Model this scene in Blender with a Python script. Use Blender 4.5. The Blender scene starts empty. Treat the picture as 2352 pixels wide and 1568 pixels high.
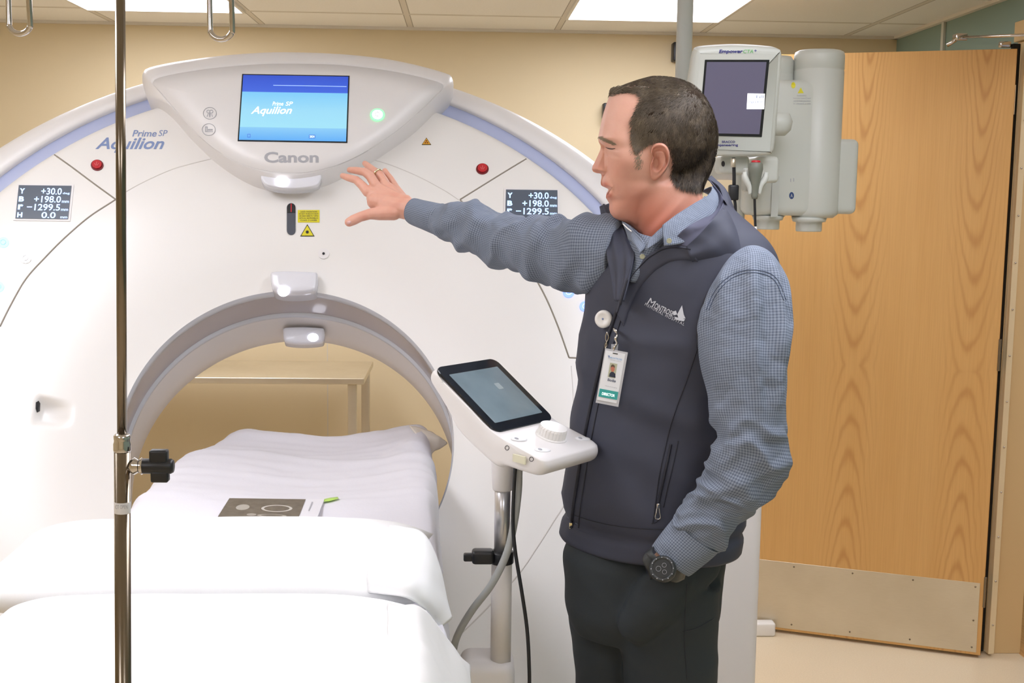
import bpy, bmesh, math, random
import numpy as np
from mathutils import Vector, Matrix, noise
from mathutils.bvhtree import BVHTree
random.seed(7)
rng = np.random.default_rng(7)
S = bpy.context.scene
COL = S.collection

# ------------------------------------------------------------------ camera
F = 2800.0
EYE = 1.65
_y = math.radians(2.4); _p = math.atan(334/2800.0); _r = 0.0135
cf = np.array([math.sin(_y)*math.cos(_p), math.cos(_y)*math.cos(_p), -math.sin(_p)])
_r0 = np.array([math.cos(_y), -math.sin(_y), 0.0]); _u0 = np.cross(_r0, cf)
cr_ = math.cos(_r)*_r0 + math.sin(_r)*_u0
cu_ = np.cross(cr_, cf)
CO = np.array([0.0, 0.0, EYE])
cam = bpy.data.cameras.new('camera'); camo = bpy.data.objects.new('camera', cam); COL.objects.link(camo)
cam.sensor_width = 36.0; cam.lens = 36.0*F/2352.0; cam.clip_start = 0.02
M = Matrix.Identity(4)
for i in range(3):
    M[i][0] = cr_[i]; M[i][1] = cu_[i]; M[i][2] = -cf[i]; M[i][3] = CO[i]
camo.matrix_world = M
S.camera = camo
# ------------------------------------------------------------------ world, exposure
wd = bpy.data.worlds.new('world'); S.world = wd; wd.use_nodes = True
wd.node_tree.nodes['Background'].inputs[0].default_value = (0.9, 0.93, 1.0, 1)
wd.node_tree.nodes['Background'].inputs[1].default_value = 0.4
S.view_settings.view_transform = 'Standard'; S.view_settings.look = 'None'
S.view_settings.gamma = 1.0; S.view_settings.exposure = 0.0
S.view_settings.use_curve_mapping = False
PANEL = 8.6          # emission of the ceiling light panels

# ------------------------------------------------------------------ pixel <-> world
def ray(x, y):
    d = cf + cr_*(x-1176)/F - cu_*(y-784)/F
    return d/np.linalg.norm(d)
def aY(x, y, Y):
    d = ray(x, y); return CO + d*(Y/d[1])
def aZ(x, y, z):
    d = ray(x, y); return CO + d*((z-EYE)/d[2])
def aX(x, y, X):
    d = ray(x, y); return CO + d*(X/d[0])

# ------------------------------------------------------------------ materials
def L(r, g, b):
    o = []
    for c in (r, g, b):
        c /= 255.0
        o.append(c/12.92 if c <= 0.04045 else ((c+0.055)/1.055)**2.4)
    return (o[0], o[1], o[2], 1.0)
def mat(name, rgb, rough=0.5, metal=0.0, emit=0.0, ecol=None, spec=0.5, bump=0.0, bscale=200.0, var=0.0, vscale=6.0, alpha=1.0, trans=0.0, coat=0.0, sss=0.0):
    m = bpy.data.materials.new(name); m.use_nodes = True
    nt = m.node_tree; b = nt.nodes['Principled BSDF']
    b.inputs['Base Color'].default_value = L(*rgb)
    b.inputs['Roughness'].default_value = rough
    b.inputs['Metallic'].default_value = metal
    b.inputs['Specular IOR Level'].default_value = spec
    b.inputs['Coat Weight'].default_value = coat
    b.inputs['Alpha'].default_value = alpha
    b.inputs['Transmission Weight'].default_value = trans
    if sss:
        b.inputs['Subsurface Weight'].default_value = sss
        b.inputs['Subsurface Radius'].default_value = (0.012, 0.005, 0.003)
        b.inputs['Subsurface Scale'].default_value = 1.0
    if emit:
        b.inputs['Emission Color'].default_value = L(*(ecol or rgb))
        b.inputs['Emission Strength'].default_value = emit
    tc = None
    if bump or var:
        tc = nt.nodes.new('ShaderNodeTexCoord')
    if bump:
        n = nt.nodes.new('ShaderNodeTexNoise'); n.inputs['Scale'].default_value = bscale; n.inputs['Detail'].default_value = 3
        nt.links.new(tc.outputs['Object'], n.inputs['Vector'])
        bu = nt.nodes.new('ShaderNodeBump'); bu.inputs['Strength'].default_value = bump; bu.inputs['Distance'].default_value = 0.002
        nt.links.new(n.outputs['Fac'], bu.inputs['Height']); nt.links.new(bu.outputs[0], b.inputs['Normal'])
    if var:
        n = nt.nodes.new('ShaderNodeTexNoise'); n.inputs['Scale'].default_value = vscale; n.inputs['Detail'].default_value = 4
        nt.links.new(tc.outputs['Object'], n.inputs['Vector'])
        mx = nt.nodes.new('ShaderNodeMix'); mx.data_type = 'RGBA'
        c = L(*rgb)
        mx.inputs['A'].default_value = (c[0]*(1-var), c[1]*(1-var), c[2]*(1-var), 1)
        mx.inputs['B'].default_value = (min(1, c[0]*(1+var)), min(1, c[1]*(1+var)), min(1, c[2]*(1+var)), 1)
        nt.links.new(n.outputs['Fac'], mx.inputs['Factor']); nt.links.new(mx.outputs['Result'], b.inputs['Base Color'])
    return m
class NT:
    """tiny node-graph helper"""
    def __init__(s, name, rough=0.5, metal=0.0):
        s.m = bpy.data.materials.new(name); s.m.use_nodes = True; s.t = s.m.node_tree; s.b = s.t.nodes['Principled BSDF']
        s.b.inputs['Roughness'].default_value = rough; s.b.inputs['Metallic'].default_value = metal
    def n(s, typ, **k):
        x = s.t.nodes.new(typ)
        for a, v in k.items(): setattr(x, a, v)
        return x
    def l(s, a, b): s.t.links.new(a, b)
    def math(s, op, a, b=0.0, c=0.0):
        x = s.n('ShaderNodeMath', operation=op)
        for i, v in enumerate((a, b, c)):
            if hasattr(v, 'links') or hasattr(v, 'is_linked'): s.l(v, x.inputs[i])
            else: x.inputs[i].default_value = v
        return x.outputs[0]
    def mix(s, f, a, b):
        x = s.n('ShaderNodeMix', data_type='RGBA')
        for k, v in (('Factor', f), ('A', a), ('B', b)):
            if hasattr(v, 'is_linked'): s.l(v, x.inputs[k])
            else: x.inputs[k].default_value = v
        return x.outputs['Result']
    def noise(s, vec, scale, detail=3, rough=0.5):
        x = s.n('ShaderNodeTexNoise'); x.inputs['Scale'].default_value = scale; x.inputs['Detail'].default_value = detail; x.inputs['Roughness'].default_value = rough
        s.l(vec, x.inputs['Vector']); return x.outputs['Fac']
    def mapping(s, vec, sc):
        x = s.n('ShaderNodeMapping'); x.inputs['Scale'].default_value = sc; s.l(vec, x.inputs['Vector']); return x.outputs[0]
    def bump(s, h, st=0.3, d=0.002):
        x = s.n('ShaderNodeBump'); x.inputs['Strength'].default_value = st; x.inputs['Distance'].default_value = d
        s.l(h, x.inputs['Height']); s.l(x.outputs[0], s.b.inputs['Normal'])

m_wall = mat('cream_paint', (227, 210, 174), 0.75, bump=0.05, bscale=400)
m_teal = mat('teal_paint', (138, 160, 150), 0.7, bump=0.05, bscale=400)
m_white = mat('white_enamel', (238, 235, 231), 0.32, coat=0.1)
m_rim = mat('white_rim', (238, 235, 234), 0.35)
m_hub = mat('pale_grey_enamel', (236, 233, 232), 0.33)
m_lav = mat('lavender_band', (186, 194, 226), 0.4)
m_seam = mat('seam_taupe', (150, 142, 130), 0.8)  # grey-brown of the joints between cover panels
m_seam2 = mat('soft_seam', (214, 209, 203), 0.8)
m_ring1 = mat('light_grey_ring', (205, 206, 210), 0.3)
m_window = mat('grey_mylar', (178, 170, 170), 0.12, var=0.05, vscale=3)
m_cov = mat('rear_cover', (222, 216, 212), 0.4)
m_red = mat('red_button', (196, 40, 48), 0.3)
m_redd = mat('dark_red', (120, 24, 30), 0.5)
m_lcd = mat('lcd_dark', (78, 86, 98), 0.3, emit=0.25, ecol=(78, 86, 98))
m_lcdt = mat('lcd_text', (190, 215, 255), 0.5, emit=1.0, ecol=(175, 205, 255))
m_glow = mat('white_glow', (255, 255, 255), 0.5, emit=4.0, ecol=(240, 240, 255))
m_cyan = mat('cyan_glow', (150, 215, 250), 0.5, emit=1.3, ecol=(150, 220, 255))
m_blueg = mat('blue_glow', (120, 150, 255), 0.5, emit=1.3, ecol=(120, 150, 255))
m_green = mat('green_glow', (150, 240, 170), 0.5, emit=1.0, ecol=(130, 240, 160))
m_ltwhite = mat('white_lit_button', (255, 255, 255), 0.4, emit=1.3, ecol=(255, 255, 255))
m_btxt = mat('slate_blue_print', (130, 148, 190), 0.6)
m_gtxt = mat('grey_print', (176, 176, 182), 0.6)
m_dtxt = mat('dark_print', (60, 60, 70), 0.6)
m_yel = mat('yellow_sticker', (226, 214, 40), 0.5)
m_amb = mat('amber_sticker', (226, 170, 50), 0.5)
m_black = mat('black_plastic', (30, 31, 34), 0.4)
m_blackg = mat('black_glass', (28, 32, 38), 0.12)
m_lens = mat('lens_plastic', (228, 228, 234), 0.15)
m_chrome = mat('chrome', (205, 200, 196), 0.12, metal=1.0)
m_pole = mat('pole_steel', (128, 117, 102), 0.2, metal=1.0)
m_steel = NT('brushed_steel', 0.42, 0.85)
m_sheet = mat('white_sheet', (232, 230, 236), 0.85, bump=0.15, bscale=160)
m_pillow = mat('white_pillowcase', (250, 250, 250), 0.9, bump=0.1, bscale=120)
m_plast = mat('warm_white_plastic', (232, 228, 226), 0.38)
m_grey = mat('grey_hose', (170, 172, 170), 0.45)
m_inj = mat('injector_white', (206, 208, 200), 0.4)
m_injd = mat('injector_grip', (118, 120, 108), 0.5)
m_pant = mat('charcoal_trouser', (44, 50, 54), 0.8, bump=0.2, bscale=900, var=0.06)
m_shoe = mat('black_leather', (24, 22, 22), 0.35)
m_vest = mat('navy_softshell', (60, 63, 78), 0.7)
_t = m_vest.node_tree; _c = _t.nodes.new('ShaderNodeTexCoord'); _n = _t.nodes.new('ShaderNodeTexNoise'); _n.inputs['Scale'].default_value = 7; _n.inputs['Detail'].default_value = 2; _b = _t.nodes.new('ShaderNodeBump'); _b.inputs['Strength'].default_value = .8; _b.inputs['Distance'].default_value = .02
_t.links.new(_c.outputs['Object'], _n.inputs['Vector']); _t.links.new(_n.outputs['Fac'], _b.inputs['Height']); _t.links.new(_b.outputs[0], _t.nodes['Principled BSDF'].inputs['Normal'])
m_vestl = mat('vest_lining', (84, 85, 104), 0.8)
m_vestd = mat('navy_trim', (36, 37, 48), 0.6)
m_print = mat('logo_print', (205, 208, 216), 0.6)
m_gold = mat('white_gold', (225, 215, 180), 0.15, metal=1.0)
m_nail = mat('nail', (232, 188, 182), 0.3)
m_frame = mat('beige_frame', (214, 184, 134), 0.5)
m_strip = mat('pale_strip', (228, 208, 168), 0.4)
m_vinyl = NT('vinyl_floor', 0.35)
# brushed steel
tc = m_steel.n('ShaderNodeTexCoord')
f_ = m_steel.noise(m_steel.mapping(tc.outputs['Object'], (3, 3, 60)), 12, 4)
g_ = m_steel.noise(tc.outputs['Object'], 3.5, 3)
m_steel.l(m_steel.mix(m_steel.math('ADD', m_steel.math('MULTIPLY', f_, .25), m_steel.math('MULTIPLY', g_, .75)), L(196, 184, 160), L(236, 228, 210)), m_steel.b.inputs['Base Color'])
m_steel = m_steel.m
# vinyl floor speckle
tc = m_vinyl.n('ShaderNodeTexCoord')
f_ = m_vinyl.noise(tc.outputs['Object'], 180, 3)
g_ = m_vinyl.noise(tc.outputs['Object'], 1.5, 2)
m_vinyl.l(m_vinyl.mix(m_vinyl.math('ADD', m_vinyl.math('MULTIPLY', f_, .6), m_vinyl.math('MULTIPLY', g_, .4)), L(205, 186, 152), L(240, 224, 196)), m_vinyl.b.inputs['Base Color'])
m_vinyl = m_vinyl.m

def oak(name, c1, c2, c3, period=0.361, zc=0.3, bscale=1.0):
    k = NT(name, 0.42)
    tc = k.n('ShaderNodeTexCoord'); sx = k.n('ShaderNodeSeparateXYZ'); k.l(tc.outputs['Object'], sx.inputs[0])
    x, z = sx.outputs[0], sx.outputs[2]
    n1 = k.noise(k.mapping(tc.outputs['Object'], (3.0, 3.0, 0.9)), 2.2, 4)
    xx = k.math('ADD', x, k.math('MULTIPLY', k.math('SUBTRACT', n1, .5), .05))
    u = k.math('PINGPONG', k.math('ADD', xx, period*10+.094), period/2)
    # cathedral arches: ellipses very long in z, repeating about every 1.4 m
    zz = k.math('PINGPONG', k.math('ADD', z, zc), 1.35)
    rr = k.math('SQRT', k.math('ADD', k.math('POWER', k.math('MULTIPLY', u, 22.0), 2.0), k.math('POWER', k.math('MULTIPLY', zz, 1.9), 2.0)))
    n2 = k.noise(k.mapping(tc.outputs['Object'], (14, 14, 5)), 1.6, 3)
    rr = k.math('ADD', rr, k.math('MULTIPLY', n2, .12))
    w = k.math('MULTIPLY', k.math('ADD', k.math('SINE', k.math('MULTIPLY', rr, 26.0)), 1.0), .5)
    w = k.math('POWER', w, 3.0)
    n3 = k.noise(k.mapping(tc.outputs['Object'], (1, 1, 0.02)), 260, 3)
    n4 = k.noise(k.mapping(tc.outputs['Object'], (1, 1, 0.05)), 16, 3)
    base = k.mix(n4, L(*c1), L(*c2))
    near = k.math('MULTIPLY', w, k.math('SUBTRACT', 1.0, k.math('MULTIPLY', u, 10.5)))
    base = k.mix(k.math('MULTIPLY', k.math('MAXIMUM', near, 0.0), .5), base, L(*c3))
    base = k.mix(k.math('MULTIPLY', k.math('SUBTRACT', n3, .35), .45), base, L(*c3))
    k.l(base, k.b.inputs['Base Color']); k.bump(n3, .08, .001)
    return k.m
m_oak = oak('oak_veneer', (214, 164, 96), (226, 180, 114), (178, 118, 56))
m_oakedge = mat('oak_edge', (196, 142, 74), 0.5)
m_oakfloor = oak('oak_floor', (214, 160, 92), (226, 178, 112), (160, 104, 52), 0.12)

# ceiling tiles, grid lines as a pattern of the surface
k = NT('ceiling_tiles', 0.85)
CH = 2.39; TILE = 0.655
_c = aZ(942, 60, CH); _row = aZ(1307, 40, CH)
tc = k.n('ShaderNodeTexCoord'); sx = k.n('ShaderNodeSeparateXYZ'); k.l(tc.outputs['Object'], sx.inputs[0])
fx = k.math('PINGPONG', k.math('ADD', sx.outputs[0], 10*TILE-float(_c[0])), TILE/2)
fy = k.math('PINGPONG', k.math('ADD', sx.outputs[1], 20*TILE-float(_row[1])), TILE/2)
ln = k.math('LESS_THAN', k.math('MINIMUM', fx, fy), 0.011)
edge = k.math('LESS_THAN', k.math('MINIMUM', fx, fy), 0.015)
sp = k.noise(tc.outputs['Object'], 120, 4, .7)
base = k.mix(sp, L(240, 236, 228), L(253, 251, 247))
base = k.mix(edge, base, L(176, 168, 156)); base = k.mix(ln, base, L(224, 217, 205))
k.l(base, k.b.inputs['Base Color']); k.bump(sp, .3, .003); m_ceil = k.m

# blue check shirt, driven by metric UVs
k = NT('blue_check_cotton', 0.85)
uvn = k.n('ShaderNodeUVMap'); sx = k.n('ShaderNodeSeparateXYZ'); k.l(uvn.outputs[0], sx.inputs[0])
P_ = 0.0041
a = k.math('GREATER_THAN', k.math('PINGPONG', sx.outputs[0], P_/2), P_*.27)
b = k.math('GREATER_THAN', k.math('PINGPONG', sx.outputs[1], P_/2), P_*.27)
s_ = k.math('MULTIPLY', k.math('ADD', a, b), .5)
base = k.mix(s_, L(138, 147, 162), L(88, 97, 114))
tcs = k.n('ShaderNodeTexCoord'); wn = k.noise(tcs.outputs['Object'], 16, 3, .45); k.bump(wn, 1.0, .018)
k.l(base, k.b.inputs['Base Color']); m_shirt = k.m

# skin
def skin(name, c1, c2, c3):
    k = NT(name, 0.48)
    tc = k.n('ShaderNodeTexCoord')
    n1 = k.noise(tc.outputs['Object'], 14, 4, .6); n2 = k.noise(tc.outputs['Object'], 420, 2)
    n5 = k.noise(tc.outputs['Object'], 60, 4, .6)
    at = k.n('ShaderNodeAttribute', attribute_name='flush')
    base = k.mix(n1, L(*c1), L(*c2)); base = k.mix(k.math('MULTIPLY', n5, .3), base, L(*c3))
    base = k.mix(at.outputs['Fac'], base, L(*c3))
    k.l(base, k.b.inputs['Base Color']); k.bump(n2, .10, .001)
    k.b.inputs['Subsurface Weight'].default_value = .12
    k.b.inputs['Subsurface Radius'].default_value = (.010, .004, .002); k.b.inputs['Subsurface Scale'].default_value = 1
    return k.m
m_skin = skin('skin', (238, 196, 176), (226, 178, 156), (198, 112, 88))
k = NT('hair_strands', 0.68)
at = k.n('ShaderNodeAttribute', attribute_name='shade')
k.l(k.mix(at.outputs['Fac'], L(40, 31, 23), L(160, 142, 116)), k.b.inputs['Base Color']); m_hair = k.m
m_haircap = mat('hair_base', (50, 40, 31), 0.95, spec=.1, bump=.6, bscale=260, var=.25, vscale=60)

# ------------------------------------------------------------------ object helpers
ROOTLOC = {}
def tag(o, label=None, cat=None, group=None, kind=None):
    if label: o['label'] = label
    if cat: o['category'] = cat
    if group: o['group'] = group
    if kind: o['kind'] = kind
    return o
def root(name, loc, label, cat, group=None):
    o = bpy.data.objects.new(name, None); o.location = tuple(float(c) for c in loc); COL.objects.link(o)
    o.empty_display_size = .1
    ROOTLOC[o.name] = np.array(loc, float)
    return tag(o, label, cat, group)
def shade(me, on=True):
    me.polygons.foreach_set('use_smooth', [on]*len(me.polygons))
def mk(name, V, Fc, m, parent=None, smooth=True, uv=None, origin=None):
    V = np.asarray(V, float)
    if parent is not None: off = ROOTLOC[parent.name]
    elif origin is not None: off = np.asarray(origin, float)
    else: off = np.array([(V[:, 0].min()+V[:, 0].max())/2, (V[:, 1].min()+V[:, 1].max())/2, V[:, 2].min()])
    me = bpy.data.meshes.new(name); me.from_pydata((V-off).tolist(), [], [tuple(int(i) for i in f) for f in Fc]); me.update()
    if m is not None:
        for mm in (m if isinstance(m, (list, tuple)) else [m]): me.materials.append(mm)
    if uv is not None:
        ul = me.uv_layers.new(name='UVMap'); idx = np.zeros(len(me.loops), int); me.loops.foreach_get('vertex_index', idx)
        ul.data.foreach_set('uv', np.asarray(uv, float)[idx].ravel())
    shade(me, smooth)
    o = bpy.data.objects.new(name, me); COL.objects.link(o)
    if parent is not None: o.parent = parent; ROOTLOC[o.name] = off
    else: o.location = tuple(off); ROOTLOC[o.name] = off
    return o
def lab(o, t): o['label'] = t; return o
def autosmooth(o, ang=35):
    me = o.data; bm = bmesh.new(); bm.from_mesh(me)
    for e in bm.edges:
        if len(e.link_faces) == 2 and e.calc_face_angle(0) > math.radians(ang): e.smooth = False
    bm.to_mesh(me); bm.free(); return o
def fixn(V, Fc):
    bm = bmesh.new(); vs = [bm.verts.new(tuple(v)) for v in V]
    for f in Fc:
        try: bm.faces.new([vs[i] for i in f])
        except ValueError: pass
    bmesh.ops.recalc_face_normals(bm, faces=bm.faces); bm.verts.index_update()
    Fn = [[v.index for v in f.verts] for f in bm.faces]; bm.free(); return Fn
def from_bm(bm, T=None):
    bm.verts.index_update()
    V = np.array([v.co[:] for v in bm.verts]); Fc = [[v.index for v in f.verts] for f in bm.faces]; bm.free()
    return V, Fc
def xf(V, O, X, Y, Z):
    V = np.asarray(V, float); return np.asarray(O)+V[:, :1]*np.asarray(X)+V[:, 1:2]*np.asarray(Y)+V[:, 2:3]*np.asarray(Z)
EX, EY, EZ = np.eye(3)
def rbox(lo, hi, r=0.005, seg=3, frame=None):
    """bevelled box from lo to hi; optional frame (O,X,Y,Z)"""
    bm = bmesh.new(); bmesh.ops.create_cube(bm, size=1)
    lo = np.array(lo, float); hi = np.array(hi, float)
    for v in bm.verts:
        c = np.array(v.co[:]); v.co = tuple(lo+(c+.5)*(hi-lo))
    if r > 0: bmesh.ops.bevel(bm, geom=bm.edges[:], offset=min(r, .49*float((hi-lo).min())), segments=seg, profile=.5, affect='EDGES')
    V, Fc = from_bm(bm)
    if frame is not None: V = xf(V, *frame)
    return V, Fc
def merge(*parts):
    Vs, Fs, n = [], [], 0
    for V, Fc in parts:
        Vs.append(np.asarray(V)); Fs += [[i+n for i in f] for f in Fc]; n += len(V)
    return np.vstack(Vs), Fs
def frame_from(axis):
    a = np.asarray(axis, float); a = a/np.linalg.norm(a)
    t = EX if abs(a[0]) < .8 else EY
    x = np.cross(t, a); x /= np.linalg.norm(x); return x, np.cross(a, x), a
def lathe(prof, O=(0, 0, 0), axis=(0, 0, 1), seg=40):
    """prof: list of (r, h) along axis"""
    x, y, a = frame_from(axis); V = []; Fc = []
    for r, h in prof:
        for i in range(seg):
            t = 2*math.pi*i/seg; V.append(np.asarray(O)+a*h+(x*math.cos(t)+y*math.sin(t))*max(r, 1e-5))
    for j in range(len(prof)-1):
        for i in range(seg):
            i2 = (i+1) % seg; Fc.append([j*seg+i, j*seg+i2, (j+1)*seg+i2, (j+1)*seg+i])
    Fc.append(list(range(seg))[::-1]); Fc.append([(len(prof)-1)*seg+i for i in range(seg)])
    return np.array(V), Fc
def crom(P, n):
    """Catmull-Rom through rows of P (k x d) -> n samples, by index"""
    P = np.asarray(P, float); kx = len(P)
    if kx == 2:
        t = np.linspace(0, 1, n)[:, None]; return P[0]*(1-t)+P[1]*t
    Q = np.vstack([2*P[:1]-P[1:2], P, 2*P[-1:]-P[-2:-1]])
    out = []
    for s in np.linspace(0, kx-1-1e-9, n):
        i = int(s); t = s-i; p0, p1, p2, p3 = Q[i], Q[i+1], Q[i+2], Q[i+3]
        out.append(.5*((2*p1)+(-p0+p2)*t+(2*p0-5*p1+4*p2-p3)*t*t+(-p0+3*p1-3*p2+p3)*t**3))
    return np.array(out)
def tube(P, r, seg=10, n=None, closed=False):
    P = np.asarray(P, float)
    if n: P = crom(P, n)
    k_ = len(P); R = np.full(k_, r) if np.isscalar(r) else crom(np.asarray(r, float)[:, None], k_)[:, 0]
    T = np.gradient(P, axis=0) if not closed else (np.roll(P, -1, 0)-np.roll(P, 1, 0))
    T /= np.linalg.norm(T, axis=1)[:, None]+1e-12
    x, y, _ = frame_from(T[0]); V = []
    for i in range(k_):
        x = x-T[i]*(x@T[i]); x /= np.linalg.norm(x); y = np.cross(T[i], x)
        for j in range(seg):
            t = 2*math.pi*j/seg; V.append(P[i]+(x*math.cos(t)+y*math.sin(t))*R[i])
    Fc = []
    for i in range(k_ if closed else k_-1):
        i2 = (i+1) % k_
        for j in range(seg):
            j2 = (j+1) % seg; Fc.append([i*seg+j, i*seg+j2, i2*seg+j2, i2*seg+j])
    if not closed: Fc.append(list(range(seg))[::-1]); Fc.append([(k_-1)*seg+j for j in range(seg)])
    return np.array(V), Fc
def loft(R, caps=(True, True), flip=False):
    """R: (n, m, 3) closed rings"""
    R = np.asarray(R, float); n, m = R.shape[:2]; V = R.reshape(-1, 3); Fc = []
    for i in range(n-1):
        for j in range(m):
            j2 = (j+1) % m; Fc.append([i*m+j, i*m+j2, (i+1)*m+j2, (i+1)*m+j])
    if caps[0]: Fc.append(list(range(m))[::-1])
    if caps[1]: Fc.append([(n-1)*m+j for j in range(m)])
    if flip: Fc = [f[::-1] for f in Fc]
    return V, Fc
def loft_uv(R, off=(0, 0)):
    R = np.asarray(R); n, m = R.shape[:2]
    v = np.r_[0, np.cumsum(np.linalg.norm(np.diff(R.mean(1), axis=0), axis=1))]
    rad = np.linalg.norm(R-R.mean(1)[:, None], axis=2).mean()
    u = np.abs(((np.arange(m)/m)*2-1))*math.pi*rad     # mirrored so it has no seam jump
    return np.stack(np.broadcast_arrays(u[None, :]+off[0], v[:, None]+off[1]), -1).reshape(-1, 2)
def patch(rows, nu=24, nv=40, th=0.002, disp=None):
    """rows of 3D points -> smooth shell; returns V,F,UV"""
    G = np.array([crom(r, nv) for r in rows]); G = np.stack([crom(G[:, j], nu) for j in range(nv)], 1)
    du = np.gradient(G, axis=0); dv = np.gradient(G, axis=1); N = np.cross(du, dv); N /= np.linalg.norm(N, axis=2)[..., None]+1e-12
    if N[nu//2, nv//2] @ (CO-G[nu//2, nv//2]) < 0: N = -N
    if disp is not None:
        D = np.array([[disp(i/(nu-1), j/(nv-1), G[i, j]) for j in range(nv)] for i in range(nu)]); G = G+N*D[..., None]
    B = G-N*th
    V = np.vstack([G.reshape(-1, 3), B.reshape(-1, 3)]); n0 = nu*nv; Fc = []
    for i in range(nu-1):
        for j in range(nv-1):
            a, b, c, d = i*nv+j, i*nv+j+1, (i+1)*nv+j+1, (i+1)*nv+j
            Fc.append([a, b, c, d]); Fc.append([n0+d, n0+c, n0+b, n0+a])
    bd = [j for j in range(nv)]+[i*nv+nv-1 for i in range(1, nu)]+[(nu-1)*nv+j for j in range(nv-2, -1, -1)]+[i*nv for i in range(nu-2, 0, -1)]
    for q in range(len(bd)):
        a, b = bd[q], bd[(q+1) % len(bd)]; Fc.append([b, a, n0+a, n0+b])
    su = np.r_[0, np.cumsum(np.linalg.norm(np.diff(G[:, nv//2], axis=0), axis=1))]
    sv = np.r_[0, np.cumsum(np.linalg.norm(np.diff(G[nu//2], axis=0), axis=1))]
    uv = np.stack(np.broadcast_arrays(sv[None, :], su[:, None]), -1).reshape(-1, 2)
    return V, fixn(V, Fc), np.vstack([uv, uv])
def bvh(V, Fc): return BVHTree.FromPolygons([tuple(v) for v in np.asarray(V, float)], [tuple(f) for f in Fc])
def hit(bv, x, y, off=0.0008):
    d = ray(x, y); loc, nor, _, _ = bv.ray_cast(Vector(CO), Vector(d))
    if loc is None: return None
    n = np.array(nor[:]); n = n if n@d < 0 else -n
    return np.array(loc[:])+n*off
def hits(bv, pts, off=0.0008): return [p for p in (hit(bv, x, y, off) for x, y in pts) if p is not None]
def text_mesh(s, bold=0.0, shear=0.0, spacing=1.0):
    c = bpy.data.curves.new('t', 'FONT'); c.body = s; c.resolution_u = 4; c.offset = bold; c.shear = shear; c.space_character = spacing
    o = bpy.data.objects.new('t', c); COL.objects.link(o)
    dg = bpy.context.evaluated_depsgraph_get(); me = bpy.data.meshes.new_from_object(o.evaluated_get(dg))
    V = np.array([v.co[:2] for v in me.vertices]); Fc = [list(p.vertices) for p in me.polygons]
    bpy.data.objects.remove(o); bpy.data.curves.remove(c); bpy.data.meshes.remove(me)
    return V, Fc
def quadmap(V2, q):
    """normalise 2D verts to the px quad q = TL,TR,BR,BL"""
    lo = V2.min(0); hi = V2.max(0); t = (V2-lo)/(hi-lo+1e-9); q = np.array(q, float)
    u = t[:, :1]; v = 1-t[:, 1:]
    return (q[0]*(1-u)+q[1]*u)*(1-v)+(q[3]*(1-u)+q[2]*u)*v
def text(name, s, q, bv, m, parent, bold=0.0, shear=0.0, spacing=1.0, off=0.0008):
    V2, Fc = text_mesh(s, bold, shear, spacing)
    P = quadmap(V2, q); V = [hit(bv, x, y, off) for x, y in P]
    if any(v is None for v in V):
        print('TEXT MISS', s); fb = next((v for v in V if v is not None), None)
        if fb is None: return None
        V = [fb if v is None else v for v in V]
    return mk(name, V, Fc, m, parent, smooth=False)
def rect(x0, y0, x1, y1, sk=0.0):
    """px quad; sk shifts the lower edge"""
    return [(x0, y0), (x1, y0), (x1+sk, y1), (x0+sk, y1)]
def polypx(pts, bv, off=0.001, th=0.0):
    """flat polygon laid on a surface"""
    P = [hit(bv, x, y, off) for x, y in pts]
    g_ = [p for p in P if p is not None]
    if len(g_) < len(P):
        if not g_: print('POLY MISS', pts[:2]); g_ = [aY(pts[0][0], pts[0][1], 3)]
        print('poly part miss', pts[:2]); c0 = np.mean(g_, 0); fw = cf
        P = [CO+ray(x, y)*(((c0-CO)@fw)/(ray(x, y)@fw)) if p is None else p for p, (x, y) in zip(P, pts)]
    V = np.array(P); n = len(V)
    if th <= 0: return V, [list(range(n))]
    nn = np.cross(V[1]-V[0], V[2]-V[0]); nn /= np.linalg.norm(nn)
    if nn@(CO-V[0]) < 0: nn = -nn
    W = np.vstack([V, V+nn*th]); Fc = [list(range(n)), [n+i for i in range(n)]]+[[i, (i+1) % n, n+(i+1) % n, n+i] for i in range(n)]
    return W, fixn(W, Fc)
def circpx(cx, cy, rx, ry, n=28, rot=0.0):
    return [(cx+rx*math.cos(2*math.pi*i/n), cy+ry*math.sin(2*math.pi*i/n)) for i in range(n)]
def nz(x, y=0.0, z=0.0): return noise.noise(Vector((float(x), float(y), float(z))))
def sstep(a, b, x):
    t = max(0., min(1., (x-a)/(b-a))); return t*t*(3-2*t)
# ================================================================== ROOM
BW = 5.585                      # back wall plane
RX = 1.965                      # right wall plane
def slab(name, lo, hi, m, kind='structure', r=0, **k):
    V, Fc = rbox(lo, hi, r); o = mk(name, V, Fc, m, smooth=False, **k)
    if kind: o['kind'] = kind
    return o
slab('floor', (-3.1, -2.6, -.1), (RX+.10, BW+.15, 0), m_vinyl, origin=(0, 0, 0))
o = slab('ceiling', (-3.1, -2.6, CH), (RX+.12, BW+.15, CH+.1), m_ceil, origin=(0, 0, CH))
slab('wall_back', (-3.1, BW, 0), (RX+.12, BW+.12, CH), m_wall)
slab('wall_left', (-3.1, -2.6, 0), (-3.0, BW, CH), m_wall)
slab('wall_front', (-3.0, -2.6, 0), (RX+.12, -2.5, CH), m_wall)
DY0, DY1, DH = 3.05, 4.33, 2.21
V, Fc = merge(rbox((RX, DY1, 0), (RX+.09, BW, CH), 0), rbox((RX, -2.5, 0), (RX+.09, DY0, CH), 0), rbox((RX, DY0, DH+.06), (RX+.09, DY1, CH), 0))
o = mk('wall_right', V, Fc, m_teal, smooth=False); o['kind'] = 'structure'
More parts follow.
